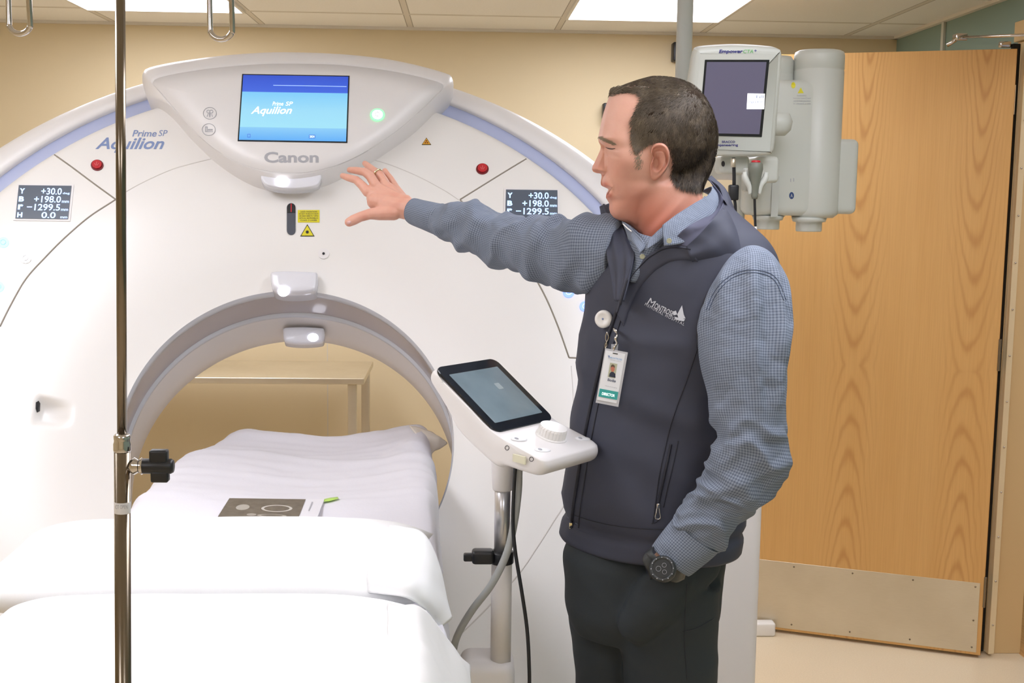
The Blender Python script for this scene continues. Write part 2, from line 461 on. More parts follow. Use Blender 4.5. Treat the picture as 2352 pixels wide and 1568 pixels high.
# door frame
H = aZ(2251, 1505, 0.012)
xj0 = H[0]+.045; jy = H[1]+.03
V, Fc = merge(rbox((RX-.015, jy+.02, 0), (RX+.105, jy+.085, DH), .003), rbox((RX-.015, DY0-.03, 0), (RX+.105, DY0+.03, DH), .003),
              rbox((RX-.03, DY0-.03, DH), (RX+.105, jy+.085, DH+.07), .003))
o = mk('door_1_frame', V, Fc, m_frame, smooth=False); o.name = 'trim_1'; o['kind'] = 'structure'; ROOTLOC['trim_1'] = np.array(o.location)
V, Fc = rbox((RX-.03, jy-.012, .01), (RX-.008, jy+.02, DH-.01), .002)
o = mk('trim_2', V, Fc, m_strip, smooth=False); o['kind'] = 'structure'
T2 = o
for i in range(13):
    z = .12+i*.165; V, Fc = lathe([(.0035, 0), (.0035, .002), (.001, .003)], (RX-.019, jy-.012, z), (0, -1, 0), 10)
    mk('screw', V, Fc, m_chrome, T2)
# dark strip painted for the shade in the gap behind the door edge
V, Fc = rbox((RX-.055, jy+.03, .005), (RX-.028, jy+.05, DH-.01), .002)
o = mk('trim_3', V, Fc, mat('gap_shade', (40, 36, 32), .8), smooth=False); o['kind'] = 'structure'
# metal wall corner strip on teal wall
p = aX(2171, 60, RX)
V, Fc = rbox((RX-.012, p[1]-.012, DH-.5), (RX, p[1]+.012, CH), .002)
o = mk('trim_4', V, Fc, mat('pale_trim', (206, 208, 200), .5), smooth=False); o['kind'] = 'structure'
# ceiling perimeter angle
V, Fc = merge(rbox((-3, BW-.022, CH-.012), (RX, BW, CH), 0), rbox((RX-.022, -2.5, CH-.012), (RX, BW, CH), 0))
o = mk('trim_5', V, Fc, mat('ceiling_angle', (226, 220, 208), .6), smooth=False); o['kind'] = 'structure'
# baseboards
slab('baseboard_back', (-3.0, BW-.012, 0), (RX, BW, .1), mat('baseboard_vinyl', (196, 176, 142), .6))
slab('baseboard_right', (RX-.012, DY1+.06, 0), (RX, BW, .1), bpy.data.materials['baseboard_vinyl'])
# hallway beyond the doorway
slab('floor_hall', (RX+.10, 0.5, -.1), (4.6, BW+1.5, 0), m_oakfloor, origin=(RX, 3, 0))
m_hall = mat('hall_paint', (236, 226, 206), .7)
slab('wall_hall', (4.6, .5, 0), (4.7, BW+1.5, 2.6), m_hall)
slab('wall_hall_end', (RX+.09, BW+1.4, 0), (4.6, BW+1.5, 2.6), m_hall)
slab('ceiling_hall', (RX+.12, .5, 2.6), (4.7, BW+1.5, 2.7), m_hall)
V, Fc = rbox((RX+.6, 2.6, 2.57), (RX+1.2, 3.8, 2.6), .0)
m_panel = mat('light_panel', (255, 252, 246), .6, emit=PANEL, ecol=(241, 243, 255))
m_pframe = mat('panel_frame', (232, 228, 220), .5)
hl = root('ceiling_light', (RX+.9, 3.2, 2.57), 'unseen light panel added to light the hallway beyond the doorway', 'ceiling light')  # unseen panel, added because the hall needs light
mk('diffuser', V, Fc, m_panel, hl, smooth=False)
# hand rail in hall
p = aY(2349, 1378, 6.4)
V, Fc = merge(rbox((p[0]+.02, 6.75, .86), (4.5, 6.80, .96), .01), rbox((3.2, 6.8, .88), (3.26, BW+1.4, .93), .004))
tag(mk('handrail', V, Fc, mat('rail', (226, 222, 212), .4)), 'white handrail on the hallway wall past the doorway', 'handrail')

# ceiling light panels (2x4 troffers in the grid)
x0 = float(_c[0]); y0 = float(_row[1])
LW = TILE-.03
lts = []
def light_panel(cx, ya, yb, label, grp=None):
    r = root('ceiling_light', (cx, (ya+yb)/2, CH-.012), label, 'ceiling light', grp)
    V, Fc = rbox((cx-LW/2, ya+.015, CH-.007), (cx+LW/2, yb-.015, CH-.002), 0); mk('diffuser', V, Fc, m_panel, r, smooth=False)
    a, b = .012, .0
    V, Fc = merge(rbox((cx-LW/2-a, ya+.003, CH-.012), (cx-LW/2, yb-.003, CH-.001), .001), rbox((cx+LW/2, ya+.003, CH-.012), (cx+LW/2+a, yb-.003, CH-.001), .001),
                  rbox((cx-LW/2, ya+.003, CH-.012), (cx+LW/2, ya+.015, CH-.001), .001), rbox((cx-LW/2, yb-.015, CH-.012), (cx+LW/2, yb-.003, CH-.001), .001))
    mk('frame', V, Fc, m_pframe, r, smooth=False)
cL = x0-1.5*TILE; cR = x0+1.5*TILE
light_panel(cR, y0-2*TILE, y0, 'bright ceiling light panel above and behind the man\'s head, beside the ceiling pole')
light_panel(cL, y0-2*TILE, y0, 'bright ceiling light panel at top left behind the steel pole')
light_panel(cR, y0-6*TILE, y0-4*TILE, 'ceiling light panel out of the picture above the man')
light_panel(cL, y0-6*TILE, y0-4*TILE, 'ceiling light panel out of the picture above the foot of the patient table')
light_panel(cL-3*TILE, y0-4*TILE, y0-2*TILE, 'ceiling light panel out of the picture at far left')
light_panel(cR, y0-10*TILE, y0-8*TILE, 'ceiling light panel behind the camera on the right')
light_panel(cL, y0-10*TILE, y0-8*TILE, 'ceiling light panel behind the camera on the left')

# ------------------------------------------------------------------ door leaf
far = aZ(1795, 1447, 0.012); d_ = far-H; d_[2] = 0; d_ /= np.linalg.norm(d_); n_ = np.array([-d_[1], d_[0], 0.])
if n_[1] < 0: n_ = -n_
LT = 2.175
dr = root('door_1', (H[0], H[1], 0), 'oak veneer hospital door swung open with a steel kick plate', 'door'); del dr['category'], dr['label']; dr['kind'] = 'structure'
fr = (np.array([H[0], H[1], 0]), d_, n_, EZ)
V, Fc = rbox((0, 0, .012), (.95, .045, LT), .0015, 1, fr); mk('door_leaf', V, Fc, m_oak, dr, smooth=False)
V, Fc = rbox((-.0012, .002, .012), (0.0006, .043, LT), 0, 1, fr); mk('door_edge', V, Fc, m_oakedge, dr, smooth=False)
ktop = aY(2237, 1340, H[1])[2]
V, Fc = rbox((.014, -.0018, .022), (.93, 0, ktop), .0005, 1, fr); kp = mk('kick_plate', V, Fc, m_steel, dr, smooth=False)
sc = []
for i in range(5): sc += [(.03+i*.215, ktop-.015), (.03+i*.215, .04)]
sc += [(.03, ktop/2)]
for (a, z) in sc:
    V, Fc = lathe([(.0035, 0), (.0032, .001), (.001, .0016)], fr[0]+d_*a-n_*.0018+EZ*z, -n_, 10); mk('screw', V, Fc, m_pole, kp)
def hinge(z, h=.115):
    V, Fc = merge(rbox((-.004, .004, z-h/2), (-.0015, .041, z+h/2), .0005, 1, fr), rbox((-.008, -.004, z-h/2), (.002, .004, z+h/2), .003, 2, fr))
    o = mk('hinge', V, Fc, m_pole, dr, smooth=False)
    for q in range(4):
        V, Fc = lathe([(.004, 0), (.003, .001)], fr[0]-d_*.004+n_*(.014+.017*(q % 2))+EZ*(z-.04+q*.027), -d_, 8); mk('screw', V, Fc, m_black, o)
hinge(aY(2290, 815, H[1])[2]); hinge(.25)
V, Fc = rbox((-.004, .006, 0), (-.0015, .035, .10), .0005, 1, fr); V = V+EZ*aY(2322, 262, H[1])[2]; mk('hinge_filler', V, Fc, m_strip, dr, smooth=False)
# closer arm on top of the door
a0 = aY(2175, 104, 4.29); a1 = aY(2205, 86, 4.27)
dc = root('door_closer', a0, 'slim metal closer arm above the top of the open oak door', 'door closer')
V, Fc = merge(tube([a0, a1], .007, 8), rbox(a1-[.02, .02, .012], a1+[.02, .02, .012], .004)); mk('elbow', V, Fc, m_chrome, dr and dc)
a2 = aY(2362, 80, 3.9); V, Fc = tube([a1, a2], .005, 8); mk('rod', V, Fc, m_chrome, dc)
a3 = aY(2306, 102, 4.28); V, Fc = merge(rbox(a3-[.016, .012, .012], a3+[.022, .012, .010], .004)); mk('bracket', V, Fc, m_chrome, dc)
# little white box on floor at the door's foot
p = aZ(1762, 1462, 0.0)
V, Fc = rbox((p[0]-.045, p[1]-.0, .0), (p[0]+.032, p[1]+.05, .052), .008)
tag(mk('plastic_box', V, Fc, m_white), 'small white plastic box on the floor beside the kick plate', 'box')
# steel table against the back wall seen through the bore
st = root('steel_table', aZ(820, 1300, 0)*[1, 0, 0]+[0, 5.1, 0], 'stainless steel table by the back wall seen through the scanner bore', 'table')
zt = aY(700, 868, 4.95)[2]; xr = aY(836, 870, 4.95)[0]
V, Fc = merge(rbox((-1.75, 4.95, zt-.026), (xr, 5.47, zt), .004)); mk('table_top', V, Fc, m_steel, st, smooth=False)
for lx, ly in ((xr-.05, 4.98), (xr-.03, 5.42), (-1.7, 4.98), (-1.7, 5.42)):
    V, Fc = rbox((lx-.018, ly-.018, 0), (lx+.018, ly+.018, zt-.026), .004); mk('leg', V, Fc, m_steel, st)
V, Fc = rbox((xr-.055, 4.99, .25), (xr-.025, 5.41, .28), .003); mk('side_rail', V, Fc, m_steel, st)
# seam line on the back wall
V, Fc = rbox((aY(752, 800, BW)[0]-.0015, BW-.001, .5), (aY(752, 800, BW)[0]+.0015, BW, 1.6), 0); o = mk('trim_6', V, Fc, m_seam2, smooth=False); o['kind'] = 'structure'
# dark wall boxes
for (xa, ya, xb, yb, l_) in ((1386, 236, 1420, 272, 'small dark wall fixture just behind the man\'s forehead'), (1547, 96, 1562, 140, 'small dark wall fixture behind the ceiling pole')):
    a = aY(xa, ya, BW-.06); b = aY(xb, yb, BW-.06)
    V, Fc = rbox((a[0], BW-.06, b[2]), (b[0], BW, a[2]), .006); tag(mk('wall_fixture', V, Fc, m_black), l_, 'wall fixture')

# ================================================================== CT SCANNER
tau = math.radians(30); yw = math.radians(3)
gX = np.array([math.cos(yw), math.sin(yw), 0.]); gB = np.array([-math.sin(yw), math.cos(yw), 0.])
gW = -gB*math.cos(tau)+EZ*math.sin(tau); gV = gB*math.sin(tau)+EZ*math.cos(tau)
GC = aY(672, 1006, 2.9)
def g2w(u, v, w): return GC+gX*u+gV*v+gW*w
def gtr(x, y, w=0.0):
    d = ray(x, y); P0 = GC+gW*w; k_ = ((P0-CO)@gW)/(d@gW); q = CO+d*k_-GC; return np.array([q@gX, q@gV])
def circ(P):
    a = np.array(P); Mx = np.c_[a, np.ones(len(a))]; s = np.linalg.lstsq(Mx, -(a**2).sum(1), rcond=None)[0]; c = -s[:2]/2
    return c, math.sqrt((c**2).sum()-s[2])
def cfit(px, w): return circ([gtr(x, y, w) for x, y in px])
WF = .055
cB, rB = cfit([(293, 927), (340, 820), (407, 755), (500, 706), (680, 674), (800, 690), (905, 740), (940, 775), (1000, 860), (1040, 960), (1052, 1010), (1003, 1165)], 0)
cF, rF = cfit([(0, 424), (113, 346), (264, 271), (356, 243), (1008, 249), (1100, 284), (1240, 370), (1362, 480)], WF)
cS, rS = cfit([(0, 401), (120, 326), (268, 250), (350, 222), (1016, 235), (1100, 266), (1200, 318), (1300, 388), (1383, 470)], .02)
cR_, rR = cfit([(0, 336), (103, 293), (200, 250), (325, 203), (1040, 209), (1100, 227), (1200, 270), (1300, 325), (1380, 395)], -.03)
print('gantry circles', cB, rB, cF, rF, cS, rS, cR_, rR)
NA = 360
ang = np.arange(NA)*2*math.pi/NA
UL, VL = .93, -1.0
def lim(c, R, k_=0.0):
    """polar radius about the bore centre for a circle clipped at the sides and bottom"""
    out = []
    for t in ang:
        dx, dy = math.cos(t), math.sin(t); b = dx*(cB[0]-c[0])+dy*(cB[1]-c[1]); cc = (cB[0]-c[0])**2+(cB[1]-c[1])**2-R*R
        r = -b+math.sqrt(b*b-cc)
        ul = UL+k_ if dx > 0 else UL+.12+k_
        if abs(dx) > 1e-3:
            e = ul/abs(dx); r = (r**-22+e**-22)**(-1/22)
        if dy < 0:
            e = (-VL+k_)/abs(dy); r = (r**-12+e**-12)**(-1/12)
        out.append(r)
    return np.array(out)
def dent(u, v):
    return 0.0
hL, hR = gtr(84, 935, WF), gtr(168, 945, WF)
def wface(r, R, u=None, v=None):
    s = r-rB
    w = WF*(1-math.exp(-(s/.16)**1.25)) if s > 0 else 0.0
    e = R-r
    if e < .03: w -= .03-math.sqrt(max(0, .03**2-(.03-e)**2))
    if u is not None:
        a = (u-hL[0])/(hR[0]-hL[0]); vv = v-(hL[1]+(hR[1]-hL[1])*a)
        if -.25 < a < 1.15 and abs(vv) < .05:
            w -= .032*(1-sstep(.0, 1.0, a))*sstep(-.12, .02, a)*(1-sstep(.016, .032, abs(vv)))
    return w
RFs = lim(cF, rF)
ringsr = []
NR = 120
Rr = np.zeros((NR, NA, 3))
for j in range(NA):
    R1 = RFs[j]
    for i in range(NR):
        t = i/(NR-1)
        if i < NR-10: r = rB+(R1-.03-rB)*(i/(NR-10))
        else: q = (i-(NR-10))/9; r = R1-.03+.03*math.sin(q*math.pi/2)
        u_, v_ = cB[0]+r*math.cos(ang[j]), cB[1]+r*math.sin(ang[j])
        Rr[i, j] = g2w(u_, v_, wface(r, R1, u_, v_))
ct = root('ct_scanner', (GC[0], 3.1, 0), 'large white ring-shaped CT scanner gantry tilted back, with top screen', 'scanner')
V, Fc = loft(Rr, (False, False))
gface = mk('front_cover', V, Fc, m_white, ct); BF = bvh(V, Fc)
# inner funnel lip, rings, bore
def polar(c, r, w, dv=0): return np.array([g2w(c[0]+r*math.cos(t), c[1]+dv+r*math.sin(t), w) for t in ang])
def polarR(Rs, w): return np.array([g2w(cB[0]+Rs[i]*math.cos(t), cB[1]+Rs[i]*math.sin(t), w) for i, t in enumerate(ang)])
c3, r3 = cfit([(324, 1046), (335, 1010), (400, 915), (475, 842), (560, 800), (685, 783), (800, 800), (900, 852), (960, 905), (1010, 975), (1047, 1050)], -.25)
c2, r2 = cfit([(407, 832), (480, 790), (560, 757), (680, 736), (800, 752), (900, 800), (945, 830), (985, 880)], -.13)
print('bore', c2, r2, c3, r3)
c2 = (cB+c3)/2; r2 = (rB+r3)/2+.002
V, Fc = loft([polar(cB, rB, 0.0), polar(cB, rB-.004, -.008), polar(cB, rB-.004, -.022), polar(cB, rB+.002, -.026)], (False, False)); mk('front_bore_ring', V, Fc, m_ring1, ct)
wa = (c2+cB)/2
V, Fc = loft([polar(cB, rB+.001, -.024), polar((cB+c2)/2, (rB+r2)/2+.003, -.07), polar(c2, r2+.003, -.112)], (False, False)); mk('bore_window', V, Fc, m_window, ct)
V, Fc = loft([polar(c2, r2+.003, -.110), polar(c2, r2-.004, -.114), polar(c2, r2-.004, -.124), polar(c2, r2, -.127)], (False, False)); mk('rear_bore_ring', V, Fc, m_ring1, ct)
V, Fc = loft([polar(c2, r2, -.125), polar(c3, r3+.001, -.2), polar(c3, r3, -.25), polar(c3, r3+.03, -.3), polar(c3, r3+.12, -.42), polar(c3, r3+.24, -.48)], (False, False)); mk('rear_bore_cover', V, Fc, m_cov, ct)
# lavender band and outer rim with its drum
RS = lim(cS, rS, .02); RR = lim(cR_, rR, .07)
V, Fc = loft([polarR(RFs-.012, .0), polarR(RFs-.006, .012), polarR(RS+.01, .014), polarR(RS+.012, .0)], (False, False)); mk('light_band', V, Fc, m_lav, ct)
md = (RS+RR)/2
V, Fc = loft([polarR(RS+.0, .0), polarR(RS, .022), polarR(RS+.006, .030), polarR(RS*.7+RR*.3, .030), polarR(RS*.35+RR*.65, .018), polarR(RS*.1+RR*.9, -.006), polarR(RR, -.035), polarR(RR-.004, -.12), polarR(RR-.03, -.36), polarR(RR-.1, -.48), polarR(RR*.8, -.5), polar(c3, r3+.24, -.48)], (False, False))
mk('outer_housing', V, Fc, m_rim, ct)
# panel seams
def seam(px, r=.0016, m=m_seam, n=None, name='panel_seam'):
    P = []
    for a, b in zip(crom(px, n or max(12, 6*len(px))), range(10**6)): 
        h = hit(BF, a[0], a[1], -.0004)
        if h is not None: P.append(h)
    V, Fc = tube(P, r, 6); return mk(name, V, Fc, m, ct)
seam([(113, 347), (160, 380), (215, 421), (266, 458)], .0022)
seam([(0, 750), (25, 700), (60, 640), (105, 590), (150, 545), (205, 498), (266, 458)], .0022)
seam([(266, 456), (290, 440), (330, 418), (390, 391), (440, 376), (485, 365)], .0014, m_seam2)
seam([(1222, 357), (1170, 388), (1110, 425), (1057, 458)], .0022)
seam([(1057, 458), (1064, 466), (1110, 505), (1160, 552), (1210, 610), (1248, 672), (1280, 745), (1307, 821)], .0022)
seam([(1307, 821), (1330, 822), (1380, 823)], .0022)
seam([(858, 367), (900, 380), (960, 405), (1020, 437), (1055, 460)], .0012, m_seam2)
seam([(1312, 840), (1316, 900), (1318, 960), (1322, 1030)], .0010, m_seam2)
seam([(1330, 1060), (1300, 1150), (1270, 1200), (1235, 1255), (1190, 1320), (1130, 1385), (1075, 1440), (1030, 1480)], .0018, m_seam2)
# handle recess dark slot
V, Fc = polypx([(82, 924), (88, 920), (91, 926), (90, 944), (84, 947), (81, 938)], BF, .001, .001); mk('grip_slot', V, Fc, m_black, ct)
# ---- hub console (shield-shaped)
hc_px = (678, 262)
outer = [(327, 172), (340, 163), (400, 150), (500, 136), (600, 128), (680, 127), (780, 131), (880, 141), (960, 157), (1030, 177), (1040, 186), (1042, 205), (1036, 218), (1012, 243), (955, 300), (900, 340), (850, 372), (800, 398), (740, 424), (668, 437), (600, 428), (545, 404), (490, 366), (440, 318), (395, 268), (362, 243), (345, 236), (335, 215), (328, 195)]
inner = [(352, 184), (368, 177), (420, 166), (500, 155), (600, 147), (680, 146), (780, 149), (880, 160), (950, 173), (1000, 186), (1016, 192), (1017, 202), (1002, 217), (972, 246), (925, 288), (878, 322), (830, 352), (780, 375), (730, 390), (680, 396), (620, 392), (560, 378), (510, 352), (465, 318), (425, 276), (395, 242), (372, 214), (355, 196), (350, 190)]
def polarloop(px, w, n=240):
    P = np.array([gtr(x, y, w) for x, y in px]); c = gtr(*hc_px, w)
    P = crom(np.vstack([P, P[:1]]), 900)-c; a = np.unwrap(np.arctan2(P[:, 1], P[:, 0])); r = np.hypot(P[:, 0], P[:, 1])
    a = a % (2*math.pi); o = np.argsort(a); a, r = a[o], r[o]
    t = np.arange(n)*2*math.pi/n; rr = np.interp(t, np.r_[a[-20:]-2*math.pi, a, a[:20]+2*math.pi], np.r_[r[-20:], r, r[:20]])
    return np.stack([c[0]+rr*np.cos(t), c[1]+rr*np.sin(t)], 1)
WH = .125
lo_ = polarloop(outer, WF+.005); li = polarloop(inner, WH)
def blend(a, w):
    b_ = lo_*(1-a)+li*a; return np.array([g2w(u, v, w) for u, v in b_])
loops = [blend(0, -.03), blend(0, WF-.01), blend(.02, WF+.012), blend(.18, WF+.036), blend(.5, WF+.056), blend(.8, WH-.008), blend(.97, WH-.003), blend(.985, WH-.0045), blend(1.0, WH-.003)]
V, Fc = loft(loops, (False, False)); hub = mk('console_bezel', V, Fc, m_hub, ct); BH1 = (V, Fc)
cen = np.array(gtr(*hc_px, WH))
lp = [np.array([g2w(*(cen+(li[i]-cen)*s), WH+o_) for i in range(len(li))]) for s, o_ in ((1.0, -.004), (.998, 0), (.7, 0), (.35, 0), (.02, 0))]
V, Fc = loft(lp, (False, True)); mk('console_face', V, Fc, m_hub, ct); BH = bvh(*merge(BH1, (V, Fc)))
# screen
scr = root; 
q = [(559, 173), (800, 177), (795, 326), (549, 322)]
def gquad(name, q, m, parent, off=.0015, bv=None, th=.001):
    V, Fc = polypx(q, bv or BH, off, th); return mk(name, V, Fc, m, parent, smooth=False)
def lerpq(q, u0, v0, u1, v1):
    q = np.array(q, float); f = lambda u, v: tuple((q[0]*(1-u)+q[1]*u)*(1-v)+(q[3]*(1-u)+q[2]*u)*v)
    return [f(u0, v0), f(u1, v0), f(u1, v1), f(u0, v1)]
sb = gquad('screen', lerpq(q, -.012, -.018, 1.012, 1.018), m_black, ct, .0003)
# gradient picture of screen: real display image, emissive
k = NT('top_screen_picture', .15); tc = k.n('ShaderNodeUVMap'); sx = k.n('ShaderNodeSeparateXYZ'); k.l(tc.outputs[0], sx.inputs[0])
rp = k.n('ShaderNodeValToRGB'); rp.color_ramp.interpolation = 'LINEAR'; cr = rp.color_ramp
cr.elements[0].position = 0; cr.elements[0].color = L(96, 178, 250); cr.elements[1].position = 1; cr.elements[1].color = L(40, 80, 205)
for p_, c_ in ((.19, (140, 208, 252)), (.20, (165, 232, 253)), (.45, (160, 226, 253)), (.735, (128, 208, 253)), (.74, (62, 104, 228)), (.9, (50, 92, 218))):
    e = cr.elements.new(p_); e.color = L(*c_)
k.l(sx.outputs[1], rp.inputs[0]); k.l(rp.outputs[0], k.b.inputs['Emission Color']); k.b.inputs['Emission Strength'].default_value = .95; k.b.inputs['Base Color'].default_value = (0.02, .02, .03, 1)
V = [hit(BH, x, y, .0022) for x, y in q]; mk('picture', V, [[0, 3, 2, 1]], k.m, sb, smooth=False, uv=[(0, 1), (1, 1), (1, 0), (0, 0)])
m_wh = mat('screen_white', (255, 255, 255), .5, emit=1.0); m_nav = mat('screen_navy', (60, 90, 190), .5, emit=.6)
gquad('screen_line', [(628, 196.5), (796, 199.5), (796, 201), (628, 198)], mat('screen_pale', (150, 180, 240), .5, emit=.8), sb, .003, th=.0001)
text('screen_text', 'Aquilion', rect(579, 246, 672, 268, -3), BH, m_wh, sb, .012, .25, 1.0, off=.003)
text('screen_text', 'Prime', rect(626, 235, 651, 244), BH, m_wh, sb, .0, .25, off=.003)
text('screen_text', 'SP', rect(656, 235, 673, 244), BH, m_wh, sb, 0, .25, off=.003)
for (x, y, w_) in ((572, 313, 3.5), (717, 315, 7)):
    V, Fc = merge(*[polypx(e, BH, .003, .0001) for e in ([(x-w_, y-4), (x+w_, y-4), (x+w_, y-3), (x-w_, y-3)], [(x-w_, y+3), (x+w_, y+3), (x+w_, y+4), (x-w_, y+4)], [(x-w_, y-4), (x-w_+1, y-4), (x-w_+1, y+4), (x-w_, y+4)], [(x+w_-1, y-4), (x+w_, y-4), (x+w_, y+4), (x+w_-1, y+4)])]); mk('screen_icon', V, Fc, m_nav, sb, smooth=False)
text('screen_text', '2024', rect(711.5, 312.5, 722.5, 317.5), BH, m_wh, sb, off=.003)
text('maker_lettering', 'Canon', rect(607, 349, 732, 374), BH, m_gtxt, ct, .03, 0, 1.0)
text('model_lettering', 'Aquilion', rect(222, 316, 379, 351, -4), BF, m_btxt, ct, .02, .28, 1.0)
text('model_lettering', 'Prime', rect(304, 299, 360, 314), BF, m_btxt, ct, .012, .25)
text('model_lettering', 'SP', rect(364, 299, 385, 313), BF, m_btxt, ct, 0, .25)
# round icons left of screen, power button at right
def ringpx(cx, cy, rx, ry, bv, wd_=1.2, off=.001):
    P = [hit(bv, *p, off) for p in circpx(cx, cy, rx, ry, 40)]; return tube(P, wd_*.0011/2, 6, closed=True)
for (cx, cy) in ((482, 260.5), (479.5, 298)):
    V, Fc = ringpx(cx, cy, 15, 13.5, BH); io = mk('touch_icon', V, Fc, m_gtxt, ct)
    if cy < 280:
        P = [ringpx(cx-3.5, cy-4, 3.5, 3.5, BH), ringpx(cx+3.5, cy-4, 3.5, 3.5, BH), polypx([(cx-2, cy), (cx+2, cy), (cx+1, cy+9), (cx-1, cy+9)], BH, .001, .0003), polypx([(cx-5, cy+2), (cx-3.5, cy+1), (cx-5.5, cy+8), (cx-7, cy+8)], BH, .001, .0003), polypx([(cx+5, cy+2), (cx+3.5, cy+1), (cx+5.5, cy+8), (cx+7, cy+8)], BH, .001, .0003)]
    else:
        P = [polypx([(cx-8, cy-7), (cx-3, cy-7), (cx-3, cy-5.6), (cx-8, cy-5.6)], BH, .001, .0003), polypx([(cx-8, cy-7), (cx-6.6, cy-7), (cx-6.6, cy+5), (cx-8, cy+5)], BH, .001, .0003), polypx([(cx-8, cy+4), (cx+10, cy+4), (cx+10, cy+5.4), (cx-8, cy+5.4)], BH, .001, .0003), polypx([(cx-2, cy-1), (cx+9, cy-1), (cx+9, cy+1.5), (cx-2, cy+1.5)], BH, .001, .0003), polypx([(cx-4.4, cy-7), (cx-3, cy-7), (cx-3, cy+5), (cx-4.4, cy+5)], BH, .001, .0003)]
    V, Fc = merge(*P); mk('icon_mark', V, Fc, m_gtxt, io, smooth=False)
def disc(cx, cy, rx, ry, bv, m, parent, name, off=.001, th=.002, n=32):
    V, Fc = polypx(circpx(cx, cy, rx, ry, n), bv, off, th); return mk(name, V, Fc, m, parent, smooth=False)
pb = disc(867, 265, 17, 14.5, BH, m_green, ct, 'power_button'); disc(867, 265, 12, 10, BH, m_ltwhite, pb, 'button_centre', .0035)
V, Fc = ringpx(867, 265, 5, 4.5, BH, off=.006); mk('button_mark', V, Fc, m_gtxt, pb)
# ---- positioning lights
def lamp(pxs, bv, d, m, glow, glr, name, off=0):
    """pxs: outline, extruded d along surface normal with rounded edge"""
    px_ = crom(list(pxs)+[pxs[0]], 64)[:-1]; c0 = hit(bv, px_[:, 0].mean(), px_[:, 1].mean(), -.004); nn = gW
    P0 = np.array([CO+ray(x, y)*(((c0-CO)@nn)/(ray(x, y)@nn)) for x, y in px_]); c = P0.mean(0)
    R = [P0-nn*.02, P0+nn*(d*.6+.004), c+(P0-c)*.975+nn*(d*.9+.004), c+(P0-c)*.9+nn*(d+.004), c+(P0-c)*.5+nn*(d+.005), c+(P0-c)*.02+nn*(d+.005)]
    V, Fc = loft(R, (True, True)); o = mk(name, V, fixn(V, Fc), m, ct); b_ = bvh(V, Fc)
    g_ = disc(glow[0], glow[1], glr, glr*.85, b_, m_glow, o, 'glowing_spot', .003, .001)
    return o
lamp([(600, 404), (612, 402), (670, 404), (725, 403), (737, 405), (737, 415), (728, 428), (700, 434), (668, 436), (640, 434), (612, 427), (601, 415)], BH, .006, m_lens, (648, 418), 13, 'positioning_light')
lamp([(624, 641), (632, 638), (670, 637), (722, 639), (731, 643), (730, 668), (724, 679), (700, 683), (668, 684), (645, 682), (630, 676), (625, 660)], BF, .035, m_lens, (652, 668), 12, 'positioning_light')
# rear bore lamp
Pq = aY(697, 770, 3.02)
BR = bvh(*loft([polar(cB, rB, 0), polar(c2, r2, -.125), polar(c3, r3, -.25)], (False, False)))
pts = [(650, 756), (658, 753), (697, 752), (737, 754), (745, 758), (744, 778), (736, 786), (697, 789), (660, 786), (652, 778)]
P0 = np.array([CO+ray(x, y)*((g2w(0, 0, -.16)-CO)@gW)/(ray(x, y)@gW) for x, y in crom(pts+[pts[0]], 48)[:-1]]); c = P0.mean(0)
V, Fc = loft([P0-gW*.03, P0, c+(P0-c)*.96+gW*.004, c+(P0-c)*.85+gW*.007, c+(P0-c)*.02+gW*.008], (True, True)); rl = mk('positioning_light', V, fixn(V, Fc), m_lens, ct)
disc(719, 775, 12, 9, bvh(V, Fc), m_glow, rl, 'glowing_spot', .001, .001)
# laser window and warning stickers
lw = [(659+10*math.cos(t)+10, 477-10*math.sin(t)) for t in np.linspace(math.pi, 0, 10)]+[(659+10*math.cos(t)+10, 530-10*math.sin(t)) for t in np.linspace(0, -math.pi, 10)]
V, Fc = polypx(lw, BF, .0008, .0015); lz = mk('laser_window', V, Fc, mat('smoked_glass', (84, 88, 98), .1), ct, smooth=False)
V, Fc = polypx([(659.5, 477), (662, 471), (669, 468), (676, 471), (678.5, 477), (678.5, 489), (659.5, 489)], BF, .003, .0004); mk('window_top', V, Fc, m_black, lz, smooth=False)
V, Fc = polypx([(668.5, 469), (669.8, 469), (669.8, 488), (668.5, 488)], BF, .004, .0004); mk('laser_line', V, Fc, mat('laser_red', (220, 30, 40), .5, emit=.5), lz, smooth=False)
V, Fc = polypx(rect(684, 482.5, 734, 511), BF, .0008, .0005); yl = mk('warning_sticker', V, Fc, m_yel, ct, smooth=False)
for i, s_ in enumerate(('LASER RADIATION', 'DO NOT STARE INTO BEAM', 'OR VIEW DIRECTLY WITH', 'OPTICAL INSTRUMENTS', 'CLASS 2 LASER')):
    text('sticker_text', s_, rect(687+(i in (0, 4))*3, 485+i*4.9, 731-(i in (0, 4))*3, 488.4+i*4.9), BF, m_dtxt, yl, off=.002)
def trisign(cx, y0, y1, hw, m, parent, bv, dot=True):
    V, Fc = polypx([(cx, y0), (cx+hw, y1), (cx-hw, y1)], bv, .0008, .0005); t = mk('warning_sticker', V, Fc, m_black, parent, smooth=False)
    k_ = .84; cy = y0+(y1-y0)*.66
    V, Fc = polypx([(cx, cy+(y0-cy)*k_), (cx+hw*k_, cy+(y1-cy)*k_), (cx-hw*k_, cy+(y1-cy)*k_)], bv, .0018, .0003); mk('sticker_field', V, Fc, m, t, smooth=False)
    return t, cx, cy
t_, cx, cy = trisign(706, 515, 543, 16.5, m_yel, ct, BF)
star = [(cx+(4.6 if i % 2 else 2.6)*math.cos(i*math.pi/8), cy+(4.6 if i % 2 else 2.6)*math.sin(i*math.pi/8)) for i in range(16)]
V, Fc = polypx(star, BF, .003, .0003); mk('sticker_symbol', V, Fc, m_black, t_, smooth=False)
